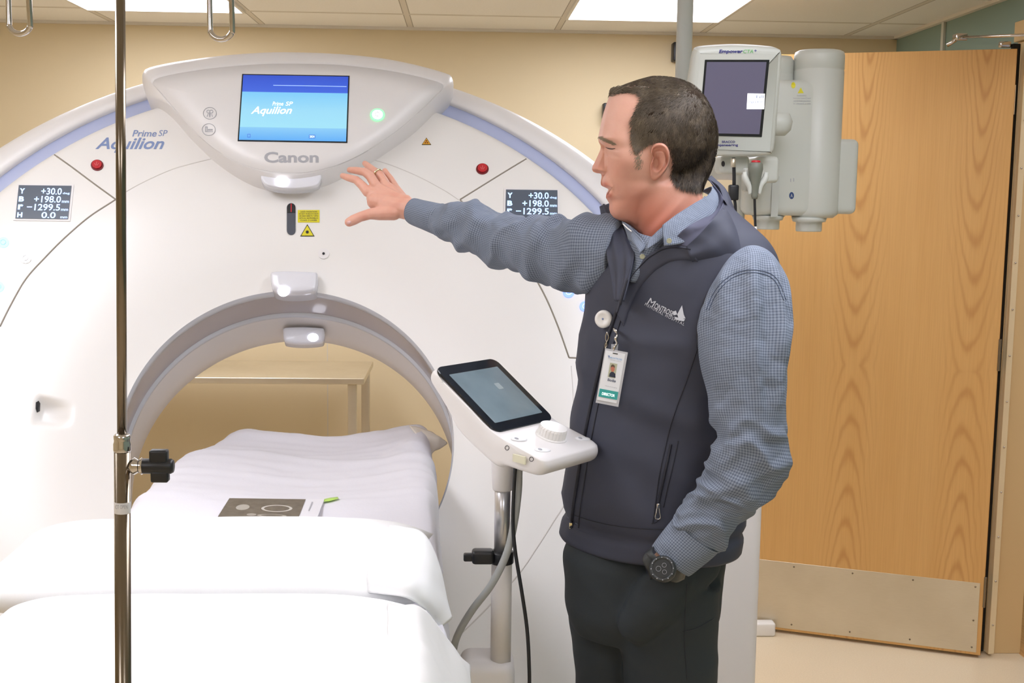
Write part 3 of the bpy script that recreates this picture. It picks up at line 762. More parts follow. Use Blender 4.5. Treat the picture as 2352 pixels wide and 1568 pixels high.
t_, cx, cy = trisign(979.5, 316.5, 333, 11, m_amb, ct, BF)
P = []
for a in (90, 210, 330):
    P.append(polypx([(cx+4.3*math.cos(math.radians(a+b_)), cy-4.3*math.sin(math.radians(a+b_))) for b_ in (-28, 0, 28)]+[(cx+.9*math.cos(math.radians(a+b_)), cy-.9*math.sin(math.radians(a+b_))) for b_ in (28, -28)], BF, .003, .0003))
V, Fc = merge(*P); mk('sticker_symbol', V, Fc, mat('sign_brown', (150, 70, 30), .5), t_, smooth=False)
# small screw plug
o = disc(743.5, 582.5, 13, 12, BF, m_hub, ct, 'plug_cover', .0005, .002); disc(743.5, 583, 3, 3, BF, m_black, o, 'plug_hole', .004, .0003)
# red stop buttons
for (cx, cy) in ((223.5, 380), (1108, 388.5)):
    o = disc(cx, cy, 14.5, 12.5, BF, m_redd, ct, 'stop_button', .0005, .002)
    V, Fc = polypx(circpx(cx, cy-.5, 11, 9.5, 28), BF, .003, .004); mk('button_cap', V, Fc, m_red, o, smooth=False)
    P = [polypx([(cx+a-.7, cy-5+abs(a)*.8), (cx+a+.7, cy-5+abs(a)*.8), (cx+a*.4+.7, cy+4), (cx+a*.4-.7, cy+4)], BF, .0085, .0002) for a in (-4.5, 0, 4.5)]
    V, Fc = merge(*P); mk('button_mark', V, Fc, mat('pale_red', (226, 110, 110), .5) if 'pale_red' not in bpy.data.materials else bpy.data.materials['pale_red'], o, smooth=False)
# position displays
def display(q, rows):
    fr_ = gquad('position_display', lerpq(q, -.04, -.05, 1.04, 1.05), m_hub, ct, .0006, BF, .0015)
    gquad('display_glass', q, m_lcd, fr_, .003, BF, .0004)
    for (u0, v0, u1, v1, s_, b_) in rows:
        text('display_text', s_, lerpq(q, u0, v0, u1, v1), BF, m_lcdt, fr_, b_, 0, 1.0, .0045)
rows = [(.44, .08, .83, .28, '+30.0', .018), (.32, .32, .83, .52, '+198.0', .018), (.20, .56, .83, .76, '\u22121299.5', .018), (.49, .80, .76, .985, '0.0', .018),
        (.85, .20, .985, .28, 'deg', .02), (.85, .455, .985, .52, 'mm', .03), (.85, .70, .985, .76, 'mm', .03), (.85, .93, .985, .985, 'mm', .03),
        (.03, .10, .13, .26, 'Y', .05), (.03, .34, .13, .50, 'B', .05), (.03, .58, .13, .74, 'r', .05), (.03, .82, .13, .97, 'H', .05)]
display([(44, 426.5), (165, 428), (157, 504.5), (36, 503)], rows)
display([(1162, 436.5), (1280, 438), (1281, 513), (1160, 512)], rows)
# touch buttons
for (cx, cy, m_, ) in ((8, 557, m_cyan), (44, 558, m_ltwhite), (21, 593, m_ltwhite), (59, 593, m_chrome), (35, 629, m_ltwhite), (-3, 659, m_cyan), (1306, 672, m_blueg), (1344, 704, m_blueg)):
    o = disc(cx, cy, 13, 12, BF, m_, ct, 'touch_button', .0006, .0015)
    V, Fc = ringpx(cx, cy, 6, 5.5, BF, .8, .003); mk('button_mark', V, Fc, m_gtxt if m_ is not m_blueg else m_ltwhite, o)
# support stand
xs = aY(1757, 1130, 2.95)[0]
V, Fc = rbox((xs-.26, 2.95, .0), (xs, 3.75, 1.02), .03, 4); mk('support_stand', V, Fc, mat('stand_enamel', (232, 226, 224), .4), ct, smooth=True)
autosmooth(bpy.data.objects['support_stand'])
V, Fc = rbox((xs-2.55, 2.95, .0), (xs-2.25, 3.75, 1.02), .03, 4); o = mk('support_stand', V, Fc, bpy.data.materials['stand_enamel'], ct); autosmooth(o)
# ================================================================== PATIENT TABLE AND LINEN
tx = -.44
pt = root('patient_table', (tx, 2.1, 0), 'patient table running through the scanner bore under white linen', 'table')
V, Fc = rbox((tx-.21, 1.62, .0), (tx+.19, 2.45, .10), .03); mk('base', V, Fc, m_plast, pt)
V, Fc = rbox((tx-.17, 1.66, .1), (tx+.15, 2.3, .80), .04); mk('pedestal', V, Fc, m_plast, pt)
V, Fc = rbox((tx-.22, 1.46, .80), (tx+.20, 2.62, .88), .03); mk('upper_frame', V, Fc, m_plast, pt)
V, Fc = rbox((tx-.215, 1.45, .885), (tx+.195, 3.22, .955), .03, 4); mk('table_top', V, Fc, mat('table_pad', (120, 124, 132), .6), pt)
def rowY(Y, px): return [aY(x, y, Y) for x, y in px]
srows = [
 rowY(3.24, [(500, 1080), (520, 1030), (548, 985), (640, 990), (770, 1000), (870, 988), (945, 974), (978, 984), (985, 1010), (985, 1060), (985, 1110)]),
 rowY(3.10, [(455, 1130), (462, 1080), (490, 1022), (620, 1026), (760, 1034), (880, 1020), (952, 1000), (984, 1014), (992, 1050), (994, 1100), (995, 1150)]),
 rowY(2.90, [(385, 1190), (392, 1120), (420, 1052), (560, 1050), (700, 1066), (850, 1058), (940, 1040), (985, 1056), (998, 1090), (1000, 1130), (1002, 1210)]),
 rowY(2.68, [(320, 1250), (330, 1170), (372, 1102), (540, 1106), (700, 1118), (850, 1108), (950, 1090), (992, 1106), (1002, 1150), (1004, 1200), (1006, 1270)]),
 rowY(2.42, [(262, 1330), (272, 1250), (312, 1166), (480, 1166), (650, 1172), (840, 1166), (960, 1156), (996, 1172), (1004, 1220), (1008, 1280), (1012, 1360)]),
 rowY(2.16, [(190, 1420), (200, 1330), (252, 1262), (460, 1256), (650, 1258), (830, 1254), (965, 1248), (1000, 1264), (1010, 1310), (1016, 1370), (1022, 1450)]),
 rowY(1.88, [(90, 1560), (110, 1450), (180, 1392), (440, 1380), (650, 1380), (830, 1380), (955, 1382), (1005, 1400), (1022, 1450), (1032, 1500), (1040, 1560)]),
 rowY(1.60, [(-40, 1720), (0, 1620), (70, 1570), (400, 1550), (650, 1550), (830, 1550), (960, 1552), (1022, 1570), (1050, 1610), (1062, 1680), (1072, 1760)]),
 rowY(1.42, [(-160, 1900), (-100, 1780), (-10, 1712), (380, 1690), (650, 1690), (830, 1690), (965, 1692), (1035, 1710), (1070, 1760), (1085, 1840), (1095, 1930)]),
]
for _r in srows[5:]:
    for _p in _r: _p[2] = min(_p[2], .962)
def sheet_disp(a, b, p):
    w = .0035*nz(p[0]*9, p[1]*22, p[2]*6)+.002*nz(p[0]*30, p[1]*14, 3)
    edge = max(0, abs(b-.5)*2-.55)*2
    w += edge*.012*nz(p[1]*14, p[2]*2, 1.5)+edge*.006*nz(p[1]*40+b*7, 4, p[2]*6)
    w += .005*math.exp(-((p[1]-2.93-.05*math.sin(p[0]*9))/.03)**2)+.004*math.exp(-((p[1]-2.74+.1*(p[0]+.4))/.02)**2)
    return w
V, Fc, uv = patch(srows, 150, 110, .0025, sheet_disp)
sheet = mk('bed_sheet', V, Fc, m_sheet, uv=uv); tag(sheet, 'thin white sheet draped over the patient table and into the bore', 'sheet')
BS = bvh(V, Fc)
# torn corner tuft of the sheet at the far right edge
rows = [[aY(940, 976, 3.2), aY(985, 988, 3.2), aY(1022, 1010, 3.18)], [aY(950, 990, 3.14), aY(990, 1000, 3.15), aY(1028, 1018, 3.17)], [aY(965, 1010, 3.1), aY(995, 1020, 3.13), aY(1012, 1030, 3.15)], [aY(980, 1060, 3.08), aY(990, 1048, 3.1), aY(998, 1036, 3.13)]]
V, Fc, uv = patch(rows, 16, 20, .002, lambda a, b, p: .004*nz(p[0]*60, p[2]*40, p[1]*20)); mk('corner_fold', V, Fc, mat('sheet_corner', (244, 236, 224), .9), sheet)
def pillow(cx, cy, hx, hy, ztop, zbot, seed, lean=0.0, n=90, fl=.05):
    G = []; zc = (ztop+zbot)/2; T = (ztop-zbot)/2
    for s in (1, -1):
        for i in range(n):
            for j in range(n):
                a, b = -1+2*i/(n-1), -1+2*j/(n-1)
                a = math.copysign(abs(a)**.8, a); b = math.copysign(abs(b)**.8, b)
                pinch = 1-.06*(1-a*a)*abs(b)**4; px_ = 1-.05*(1-b*b)*abs(a)**4
                x = cx+a*hx*px_; y = cy+b*hy*pinch
                h = ((1-abs(a)**4.5)*(1-abs(b)**3.2))
                h = max(h, 0)**.55
                cr = .10*max(0, abs(a)-.55)*nz(y*22+seed, a*2, s)+.04*nz(x*7+seed, y*9, s*2)+.03*(abs(a*b))*nz(x*30, y*30, seed)
                z = zc+s*T*h*(1+cr*(1 if h > .05 else 0))+lean*(x-cx)+.008*nz(x*5, y*6, seed)*(1-h)
                if s < 0: z = zc-T*h*.95+lean*(x-cx)+.008*nz(x*5, y*6, seed)*(1-h)
                G.append((x, y, z))
    Fc = []; N = n*n
    for i in range(n-1):
        for j in range(n-1):
            q = [i*n+j, (i+1)*n+j, (i+1)*n+j+1, i*n+j+1]; Fc.append(q); Fc.append([N+k_ for k_ in q[::-1]])
    V = np.array(G); V[N:][np.abs(V[:N, 2]-V[N:, 2]) < 1e-9] += 0
    return V, Fc
def pill(name, args, label, ztint):
    V, Fc = pillow(*args)
    bm = bmesh.new(); vs = [bm.verts.new(tuple(v)) for v in V]
    for f in Fc: bm.faces.new([vs[i] for i in f])
    bmesh.ops.remove_doubles(bm, verts=bm.verts, dist=1e-5); bmesh.ops.recalc_face_normals(bm, faces=bm.faces)
    V, Fc = from_bm(bm); o = mk(name, V, Fc, m_pillow); tag(o, label, 'pillow'); return o, V, Fc
xl1 = aY(-25, 1300, 2.0)[0]; xr1 = aY(990, 1300, 2.0)[0]
p1_, V1, F1 = pill('pillow', ((xl1+xr1)/2, 2.02, (xr1-xl1)/2, .185, 1.084, .965, 3, .01), 'large white pillow in front of the dark picture sheet, farther of the two', 0)
xl2 = aY(-110, 1450, 1.62)[0]; xr2 = aY(975, 1450, 1.62)[0]
p2_, V2, F2 = pill('pillow', ((xl2+xr2)/2, 1.61, (xr2-xl2)/2, .215, 1.073, .955, 11, 0), 'large white pillow at the bottom of the picture, nearer of the two', 0)
# open pillowcase end hanging off the right of the far pillow
rows = [[aY(895, 1206, 2.03), aY(965, 1220, 1.99), aY(1000, 1262, 1.98), aY(1018, 1330, 1.97), aY(1036, 1410, 1.95)],
        [aY(865, 1252, 1.96), aY(940, 1268, 1.92), aY(985, 1305, 1.91), aY(1012, 1362, 1.91), aY(1038, 1420, 1.93)],
        [aY(845, 1312, 1.87), aY(925, 1325, 1.82), aY(975, 1358, 1.83), aY(1005, 1398, 1.87), aY(1022, 1434, 1.91)],
        [aY(845, 1360, 1.84), aY(925, 1370, 1.80), aY(965, 1390, 1.82), aY(992, 1416, 1.86), aY(1004, 1444, 1.90)]]
V, Fc, uv = patch(rows, 30, 40, .003, lambda a, b, p: .004*nz(p[0]*30, p[2]*24, p[1]*20)); mk('pillowcase_end', V, Fc, m_pillow, p1_)
# draw sheet hanging at the lower right
rows = [[aY(890, 1380, 1.73), aY(955, 1393, 1.70), aY(1000, 1430, 1.73), aY(1035, 1475, 1.78), aY(1078, 1530, 1.85)],
        [aY(890, 1442, 1.63), aY(960, 1455, 1.60), aY(1000, 1485, 1.63), aY(1035, 1515, 1.70), aY(1084, 1548, 1.80)],
        [aY(890, 1542, 1.50), aY(965, 1550, 1.48), aY(1010, 1570, 1.53), aY(1050, 1590, 1.62), aY(1090, 1594, 1.74)],
        [aY(890, 1640, 1.40), aY(975, 1650, 1.39), aY(1030, 1660, 1.45), aY(1070, 1670, 1.55), aY(1110, 1672, 1.68)]]
V, Fc, uv = patch(rows, 40, 50, .003, lambda a, b, p: .006*nz(p[0]*26, p[2]*10, p[1]*26)); ds = mk('draw_sheet', V, Fc, mat('draw_sheet_cotton', (236, 234, 232), .9), sheet)
# brochure with scan picture
br = root('picture_sheet', hit(BS, 620, 1165, 0), 'printed sheet with a dark medical scan image lying on the white linen', 'printed sheet')
PAPER = None
def sheetgrid(q, off, m, name, parent, n=10, th=.0006):
    q = np.array(q, float); G = []
    for i in range(n):
        for j in range(n):
            u, v = j/(n-1), i/(n-1); p = (q[0]*(1-u)+q[1]*u)*(1-v)+(q[3]*(1-u)+q[2]*u)*v; G.append(hit(BS, p[0], p[1], off))
    V = np.array(G); 
    # stiff paper: one plane through the sheet's high spots, shared by everything printed on it
    global PAPER
    if PAPER is None:
        A = np.c_[V[:, :2], np.ones(len(V))]; co = np.linalg.lstsq(A, V[:, 2], rcond=None)[0]; nn_ = np.array([-co[0], -co[1], 1]); PAPER = (np.array([0, 0, co[2]+.006]), nn_/np.linalg.norm(nn_))
    O_, nn_ = PAPER; G = []
    for i in range(n):
        for j in range(n):
            u, v = j/(n-1), i/(n-1); p = (q[0]*(1-u)+q[1]*u)*(1-v)+(q[3]*(1-u)+q[2]*u)*v; d = ray(*p); G.append(CO+d*(((O_+nn_*off-CO)@nn_)/(d@nn_))+[0, 0, .0025*math.sin(v*3)*0])
    V = np.array(G)
    W = V-np.array([0, 0, th]); N = len(V); Fc = []
    for i in range(n-1):
        for j in range(n-1):
            a = [i*n+j, i*n+j+1, (i+1)*n+j+1, (i+1)*n+j]; Fc += [a, [N+x for x in a[::-1]]]
    uv = [(j/(n-1), 1-i/(n-1)) for i in range(n) for j in range(n)]*2
    return mk(name, np.vstack([V, W]), Fc, m, parent, smooth=False, uv=uv)
sheetgrid([(527, 1143), (745, 1146), (723, 1203), (494, 1196)], .002, mat('paper', (236, 234, 238), .5), 'paper', br)
k = NT('scan_print', .35); tc = k.n('ShaderNodeUVMap'); sx = k.n('ShaderNodeSeparateXYZ'); k.l(tc.outputs[0], sx.inputs[0])
def blob(cx, cy, rx, ry, w=None):
    a = k.math('POWER', k.math('DIVIDE', k.math('SUBTRACT', sx.outputs[0], cx), rx), 2.0); b_ = k.math('POWER', k.math('DIVIDE', k.math('SUBTRACT', sx.outputs[1], cy), ry), 2.0)
    d = k.math('SQRT', k.math('ADD', a, b_))
    return k.math('LESS_THAN', d, 1.0) if w is None else k.math('LESS_THAN', k.math('ABSOLUTE', k.math('SUBTRACT', d, 1.0)), w)
n_ = k.noise(tc.outputs[0], 9, 4)
base = k.mix(n_, L(78, 68, 54), L(134, 122, 104))
base = k.mix(blob(.24, .62, .085, .12), base, L(178, 172, 160)); base = k.mix(blob(.68, .6, .18, .13, .1), base, L(205, 200, 190)); base = k.mix(blob(.40, .32, .06, .05), base, L(170, 162, 150))
base = k.mix(blob(.66, .3, .16, .05, .15), base, L(176, 168, 154))
base = k.mix(k.math('LESS_THAN', sx.outputs[1], .2), base, L(28, 26, 34))
k.l(base, k.b.inputs['Base Color'])
sheetgrid([(527, 1143.5), (702, 1146), (680, 1202), (494, 1196)], .0032, k.m, 'scan_image', br)
sheetgrid([(716, 1152), (719, 1152), (710, 1172), (708, 1172)], .0034, m_gtxt, 'caption', br, 3)
V, Fc = polypx([(743, 1151), (758, 1147.5), (776, 1145.5), (778, 1149), (757, 1155), (742, 1156)], BS, .004, .0006)
tag(mk('marker_flag', V, Fc, mat('lime_film', (196, 240, 110), .4)), 'small lime green page flag lying right of the dark scan picture', 'page flag')

# ================================================================== IV POLE
Yp = 1.18
pa = aY(275.5, 0, Yp); pb_ = aY(281, 1100, Yp)
iv = root('iv_pole', (pa[0], Yp, 0), 'chrome intravenous drip pole with hooks standing in the foreground left', 'drip pole')
X0 = (pa[0]+pb_[0])/2; k_ = Yp/2800*1.0
tl = (aY(275, 0, Yp)-aY(282, 1500, Yp)); 
def pole_at(y): 
    return aY(276+(y/1568)*7.0, y, Yp)
top = pole_at(-150); mid = pole_at(1006); low = pole_at(1650)
dirp = (top-low)/np.linalg.norm(top-low)
V, Fc = tube([mid-dirp*.02, top], 11.2*k_, 24); mk('upper_tube', V, Fc, m_pole, iv)
bottom = low-dirp*(low[2]-.05)/dirp[2]
V, Fc = tube([bottom, mid+dirp*-.003], 18.5*k_, 28); mk('lower_tube', V, Fc, m_pole, iv)
V, Fc = lathe([(18.5*k_, -.012), (20*k_, -.010), (20*k_, -.004), (18.6*k_, -.002), (18.6*k_, .0), (19.2*k_, .001), (19.2*k_, .004), (15*k_, .006), (11.5*k_, .0065)], pole_at(1012)+dirp*.001, dirp, 32); mk('collar', V, Fc, m_chrome, iv)
# locking knob
kc = pole_at(1070); 
V, Fc = lathe([(.0045, 0), (.006, .002), (.0085, .006), (.006, .010), (.0085, .013), (.005, .017), (.0035, .018), (.0035, .030)], kc+EX*(14*k_), EX, 20); kb = mk('clamp_screw', V, Fc, m_chrome, iv)
c = kc+EX*(64*k_)+[0, 0, 0]; 
V, Fc = merge(lathe([(.0065, -.011), (.0075, -.008), (.0075, .020), (.006, .0225)], c, EX, 20), rbox(c+[-.0, -.0055, .004], c+[.0175, .0055, .0165], .002), rbox(c+[.001, -.0055, -.0155], c+[.018, .0055, -.004], .002)); mk('knob', V, Fc, m_black, iv)
# label band
R0 = pole_at(1164); V, Fc = lathe([(18.8*k_, -.0056), (18.9*k_, -.0055), (18.9*k_, .0055), (18.8*k_, .0056)], R0, dirp, 32); lb = mk('label_band', V, Fc, mat('label_white', (226, 224, 224), .5), iv)
text('band_text', 'CT OPEN', rect(266, 1159, 292, 1168), bvh(V, Fc), m_gtxt, lb)
# hooks: long wire loops hanging from the cross bars above the picture
topz = pole_at(-150)
for s, cx, yb in ((-1, 45, 52), (1, 508, 65)):
    c = aY(cx, yb, Yp); r_ = 24*k_; up = .11
    P = [c+EX*(-r_*1.05)+EZ*up, c+EX*(-r_*1.12)+EZ*.03]+[c+EX*(r_*1.1*math.cos(t))+EZ*(r_*1.0*math.sin(t)) for t in np.linspace(math.pi, 2*math.pi, 9)]+[c+EX*(r_*1.05)+EZ*.03, c+EX*(r_*.8)+EZ*up]
    P = np.array(P); P[:, 1] += np.linspace(.006, -.006, len(P))
    V, Fc = tube(P, 6.3*k_, 14, 70); mk('hook', V, Fc, m_chrome, iv)
    a = P[0]; V, Fc = tube([a, a+[0, 0, .03], [(a[0]+topz[0])/2, Yp, a[2]+.05], [topz[0], Yp, a[2]+.04]], 6.3*k_, 14, 30); mk('hook_arm', V, Fc, m_chrome, iv)
tz = c[2]+.15
V, Fc = tube([top, [topz[0], Yp, tz]], 11.2*k_, 20); mk('top_tube', V, Fc, m_pole, iv)
# five legged base out of frame
for i in range(5):
    a = 2*math.pi*i/5+.3; d = np.array([math.cos(a), math.sin(a), 0])
    e = np.array([bottom[0], bottom[1], 0]); 
    V, Fc = tube([e+[0, 0, .09], e+d*.12+[0, 0, .09], e+d*.21+[0, 0, .065]], .011, 10, 12); lg = mk('leg', V, Fc, m_pole, iv)
    V, Fc = lathe([(.012, -.01), (.025, -.009), (.026, 0), (.025, .009), (.012, .01)], e+d*.21+[0, 0, .026], np.cross(d, EZ), 20); V2_ = rbox(e+d*.21-[.007, .007, 0]+[0, 0, .03], e+d*.21+[.007, .007, .07], .002)
    mk('caster', *merge((V, Fc), V2_), m_black, lg)
V, Fc = lathe([(.03, .05), (.035, .06), (.035, .11), (.022, .13), (.018*.7, .135)], (bottom[0], bottom[1], 0), EZ, 24); mk('hub', V, Fc, m_black, iv)

# ================================================================== CONTROL CONSOLE ON ITS COLUMN
FL = aY(1138, 996, 2.03); cs_ = .88
d = ray(1270, 965); FR = CO+d*((FL[2]-EYE)/d[2])
e1 = FR-FL; Wd = np.linalg.norm(e1); e1 /= Wd; e2 = np.array([e1[1], -e1[0], 0.])   # e2 towards the camera/right
if e2[0] < 0: e2 = -e2
def solve(px, base, dirs):
    """point base + a*dirs0 + b*dirs1 seen at px"""
    d = ray(*px); A = np.c_[dirs[0], dirs[1], -d]; s = np.linalg.solve(A, CO-base); return base+dirs[0]*s[0]+dirs[1]*s[1], s
BL, s1 = solve((1000, 851), FL, (e2, EZ))
KL, s2 = solve((1252, 1060), FL, (e2, EZ))
print('console', Wd, s1, s2)
es = (BL-FL); Ls = np.linalg.norm(es); es /= Ls
ek = (KL-FL); Lk = np.linalg.norm(ek); ek /= Lk
ns = np.cross(e1, es); ns /= np.linalg.norm(ns); ns = ns if ns[2] > 0 else -ns
nk = np.cross(e1, ek); nk /= np.linalg.norm(nk); nk = nk if nk[2] > 0 else -nk
cbase = aY(1150, 1535, 2.16)
cc = root('control_console', (cbase[0], cbase[1], 0.0), 'white angled control console with a tilted touchscreen and a dial', 'control console')
# body: profile swept across width, rounded
prof = [(FL+es*Ls*1.0), (FL+es*Ls*.97-ns*.002*cs_), FL+es*Ls*.5, FL+es*.02, FL+ek*.02, FL+ek*Lk*.5, FL+ek*(Lk-.01), FL+ek*Lk-nk*.006*cs_, FL+ek*(Lk+.002)-nk*.02*cs_, FL+ek*(Lk-.006)-nk*.034*cs_, FL+ek*(Lk-.03)-nk*.041*cs_, FL+ek*Lk*.35-nk*.05*cs_, FL-EZ*.062*cs_, FL+es*.06-ns*.058*cs_, FL+es*Ls*.6-ns*.045*cs_, FL+es*(Ls-.03)-ns*.034*cs_, FL+es*(Ls+.004)-ns*.024*cs_, FL+es*(Ls+.008)-ns*.008*cs_]
prof = crom(np.array(prof+[prof[0]]), 97)[:-1]; cpr = prof.mean(0)
rs = []
for w_, sc_ in ((-.004, .80), (-.003, .9), (.0, .955), (.006, .99), (.014, 1.0), (Wd*.5, 1.0), (Wd-.014, 1.0), (Wd-.006, .99), (Wd, .955), (Wd+.003, .9), (Wd+.004, .8)):
    rs.append(cpr+(prof-cpr)*sc_*np.array([1, 1, 1])+e1*w_)
V, Fc = loft(rs); body = mk('console_body', V, fixn(V, Fc), m_plast, cc); BC = bvh(V, Fc)
f_s = (FL, e1, es, ns); f_k = (FL, e1, ek, nk)
def rr_plate(x0, x1, y0, y1, r, h, fr, z0=0.0):
    P = []
    for (cx, cy, a0) in ((x1-r, y1-r, 0), (x0+r, y1-r, 90), (x0+r, y0+r, 180), (x1-r, y0+r, 270)):
        for q in range(7): a = math.radians(a0+q*15); P.append((cx+r*math.cos(a), cy+r*math.sin(a)))
    P = np.array(P); n = len(P); Rg = []
    for s_, z in ((1, z0), (1, z0+h*.7), (.992, z0+h)):
        Q = P.mean(0)+(P-P.mean(0))*s_; Rg.append(xf(np.c_[Q, np.full(n, z)], *fr))
    V, Fc = loft(Rg); return V, fixn(V, Fc)
V, Fc = rr_plate(-.001, Wd+.001, -.001, Ls+.004, .016, .0045, f_s); bz = mk('screen_bezel', V, Fc, m_blackg, cc, smooth=False)
V, Fc = rr_plate(.015, Wd-.015, .019, Ls-.019, .002, .0006, f_s, .0047)
k = NT('console_display', .12); tc = k.n('ShaderNodeTexCoord'); n_ = k.noise(tc.outputs['Object'], 14, 3)
base = k.mix(n_, L(92, 106, 114), L(126, 142, 150)); k.l(base, k.b.inputs['Base Color']); k.l(base, k.b.inputs['Emission Color']); k.b.inputs['Emission Strength'].default_value = .25
mk('display', V, Fc, k.m, bz, smooth=False)
V, Fc = rr_plate(Wd*.60, Wd*.60+.014, Ls*.55, Ls*.55+.016, .002, .0003, f_s, .0054); mk('display_icon', V, Fc, mat('icon_grey', (142, 154, 158), .4, emit=.1), bz, smooth=False)
# dial
dk = FL+e1*Wd*.60+ek*Lk*.42
prof_ = [(.028, -.001), (.028, .002), (.0255, .003), (.0252, .016), (.0235, .0195), (.0, .0195)]
V, Fc = lathe(prof_, dk, nk, 72)
for i in range(72):
    if i % 3 == 0:
        for j in (2, 3): V[j*72+i] = dk+nk*((V[j*72+i]-dk)@nk)+(V[j*72+i]-dk-nk*((V[j*72+i]-dk)@nk))*.955
mk('dial', V, Fc, m_white, cc, smooth=False)
m_kbtn = mat('key_pad', (244, 244, 246), .3)
for (cx, cy, w_) in ((1192, 1009, 18), (1246, 1034, 18), (1338, 1008, 17)):
    P = [CO+ray(cx-w_+2*w_*i, cy)*(((FL-CO)@nk)/(ray(cx-w_+2*w_*i, cy)@nk)) for i in range(2)]; c = (P[0]+P[1])/2; ax = P[1]-P[0]; ll = np.linalg.norm(ax)/2; ax /= 2*ll; ay = np.cross(nk, ax)
    Rg = []
    for s_, z in ((1, 0), (1, .0012), (.8, .002)):
        Rg.append(np.array([c+ax*(ll*math.cos(t)*s_)+ay*(.0075*math.sin(t)*s_)+nk*z for t in np.linspace(0, 2*math.pi, 33)[:-1]]))
    V, Fc = loft(Rg); kk = mk('key', V, fixn(V, Fc), m_kbtn, cc)
    V, Fc = rbox(c-ax*ll*.5-ay*.003+nk*.0021*cs_, c-ax*ll*.5-ay*.003+nk*.0021*cs_, 0) if 0 else lathe([(.004, .002), (.0035, .0026)], c-ax*ll*.35, nk, 12); mk('key_mark', V, Fc, m_gtxt, kk)
# front toggle and ring marks
tq = [(1182, 1041), (1210, 1048), (1210, 1066), (1182, 1058)]
V, Fc = polypx(tq, BC, .0015, .004); mk('rocker_switch', V, Fc, mat('ivory', (226, 222, 196), .4), cc, smooth=False)
for (cx, cy) in ((1165, 1028), (1221, 1054)):
    P = [hit(BC, *p, .0006) for p in circpx(cx, cy, 4.5, 5, 24)]; V, Fc = tube([p for p in P if p is not None], .0005, 6, closed=True); o = mk('ring_mark', V, Fc, m_dtxt, cc)
# neck and column
nb = aY(1158, 1060, 2.11)
up0 = np.array([nb[0], nb[1], 0])
def cpt(px, y): return aY(px, y, 2.16)
cxm = aY(1155, 1100, 2.16); colx, coly = cxm[0], 2.16
zt = lambda y: aY(1150, y, 2.16)[2]
V, Fc = lathe([(cs_*.019, zt(1125)), (cs_*.021, zt(1122)), (cs_*.0235, zt(1080)), (cs_*.026, zt(1040)), (cs_*.028, zt(1015))], (colx, coly, 0), EZ, 28); mk('neck', V, Fc, m_plast, cc)
V, Fc = lathe([(cs_*.0165, zt(1290)), (cs_*.0165, zt(1088))], (colx, coly, 0), EZ, 28); mk('upper_column', V, Fc, mat('satin_aluminium', (205, 204, 206), .3, metal=.8), cc)
V, Fc = lathe([(cs_*.0215, zt(1520)), (cs_*.0215, zt(1290)), (cs_*.019, zt(1284))], (colx, coly, 0), EZ, 28); mk('lower_column', V, Fc, m_plast, cc)
V, Fc = lathe([(cs_*.0235, zt(1292)), (cs_*.025, zt(1290)), (cs_*.025, zt(1268)), (cs_*.0235, zt(1265))], (colx, coly, 0), EZ, 24)
c = np.array([colx, coly, zt(1275)])
V, Fc = merge((V, Fc), rbox(c+[-.055, -.022, -.012], c+[-.015, .008, .013], .006), rbox(c+[-.07, -.015, -.008], c+[-.05, .0, .006], .003)); mk('cable_clamp', V, Fc, m_black, cc)
# base arm
z1 = zt(1512)
V, Fc = rbox((colx-.075, coly-.03, z1-.10), (colx+.026, coly+.07, z1), .02, 5); mk('base_arm', V, Fc, m_plast, cc)
V, Fc = merge(rbox((colx-.05, coly+.0, .06), (colx+.02, coly+.14, z1-.06), .02, 3), rbox((colx-.06, coly-.04, 0), (colx+.035, coly+.18, .07), .02, 3)); mk('base_post', V, Fc, m_plast, cc)
# hose and cable
P = [aY(1192, 1070, 2.13), aY(1190, 1130, 2.13), aY(1181, 1200, 2.12), aY(1164, 1270, 2.11), aY(1130, 1340, 2.11), aY(1085, 1400, 2.13), aY(1055, 1450, 2.16), aY(1042, 1490, 2.19), aY(1040, 1540, 2.21)]
V, Fc = tube(P, .0068, 14, 80); mk('grey_hose', V, Fc, m_grey, cc)
P = [aY(1184, 1068, 2.12), aY(1180, 1130, 2.12), aY(1178, 1200, 2.11), aY(1184, 1270, 2.10), aY(1197, 1350, 2.09), aY(1210, 1440, 2.09), aY(1215, 1520, 2.09), aY(1215, 1600, 2.09), aY(1205, 1750, 2.11)]
V, Fc = tube(P, .0034, 10, 80); mk('black_cable', V, Fc, m_black, cc)
V, Fc = rbox(aY(1180, 1082, 2.13), aY(1180, 1082, 2.13)+[.018, .012, .012], .002); mk('cable_tie', V, Fc, m_white, cc)

# ================================================================== CONTRAST INJECTOR ON CEILING POLE
Yi = 3.15
ij = root('contrast_injector', (aY(1572, 0, 3.3)[0], 3.3, CH), 'off-white contrast injector with monitor hanging from the ceiling pole', 'medical injector')
cpx = aY(1571.5, 100, 3.3)
V, Fc = lathe([(.0215, 1.55), (.0215, CH-.03), (.05, CH-.028), (.05, CH-.0)], (cpx[0], 3.3, 0), EZ, 28); mk('ceiling_pole', V, Fc, m_inj, ij)
V, Fc = rbox(aY(1600, 395, 3.36)-[.09, 0, .02], aY(1712, 400, 3.36)+[0, .05, .045], .015, 4); mk('support_arm', V, Fc, m_white, ij)
V, Fc = rbox((aY(1690, 400, 3.35)[0], 3.35, 1.26), (aY(1716, 400, 3.35)[0], 3.40, 1.72), .012, 3); mk('arm_post', V, Fc, m_frame if 0 else m_inj, ij)
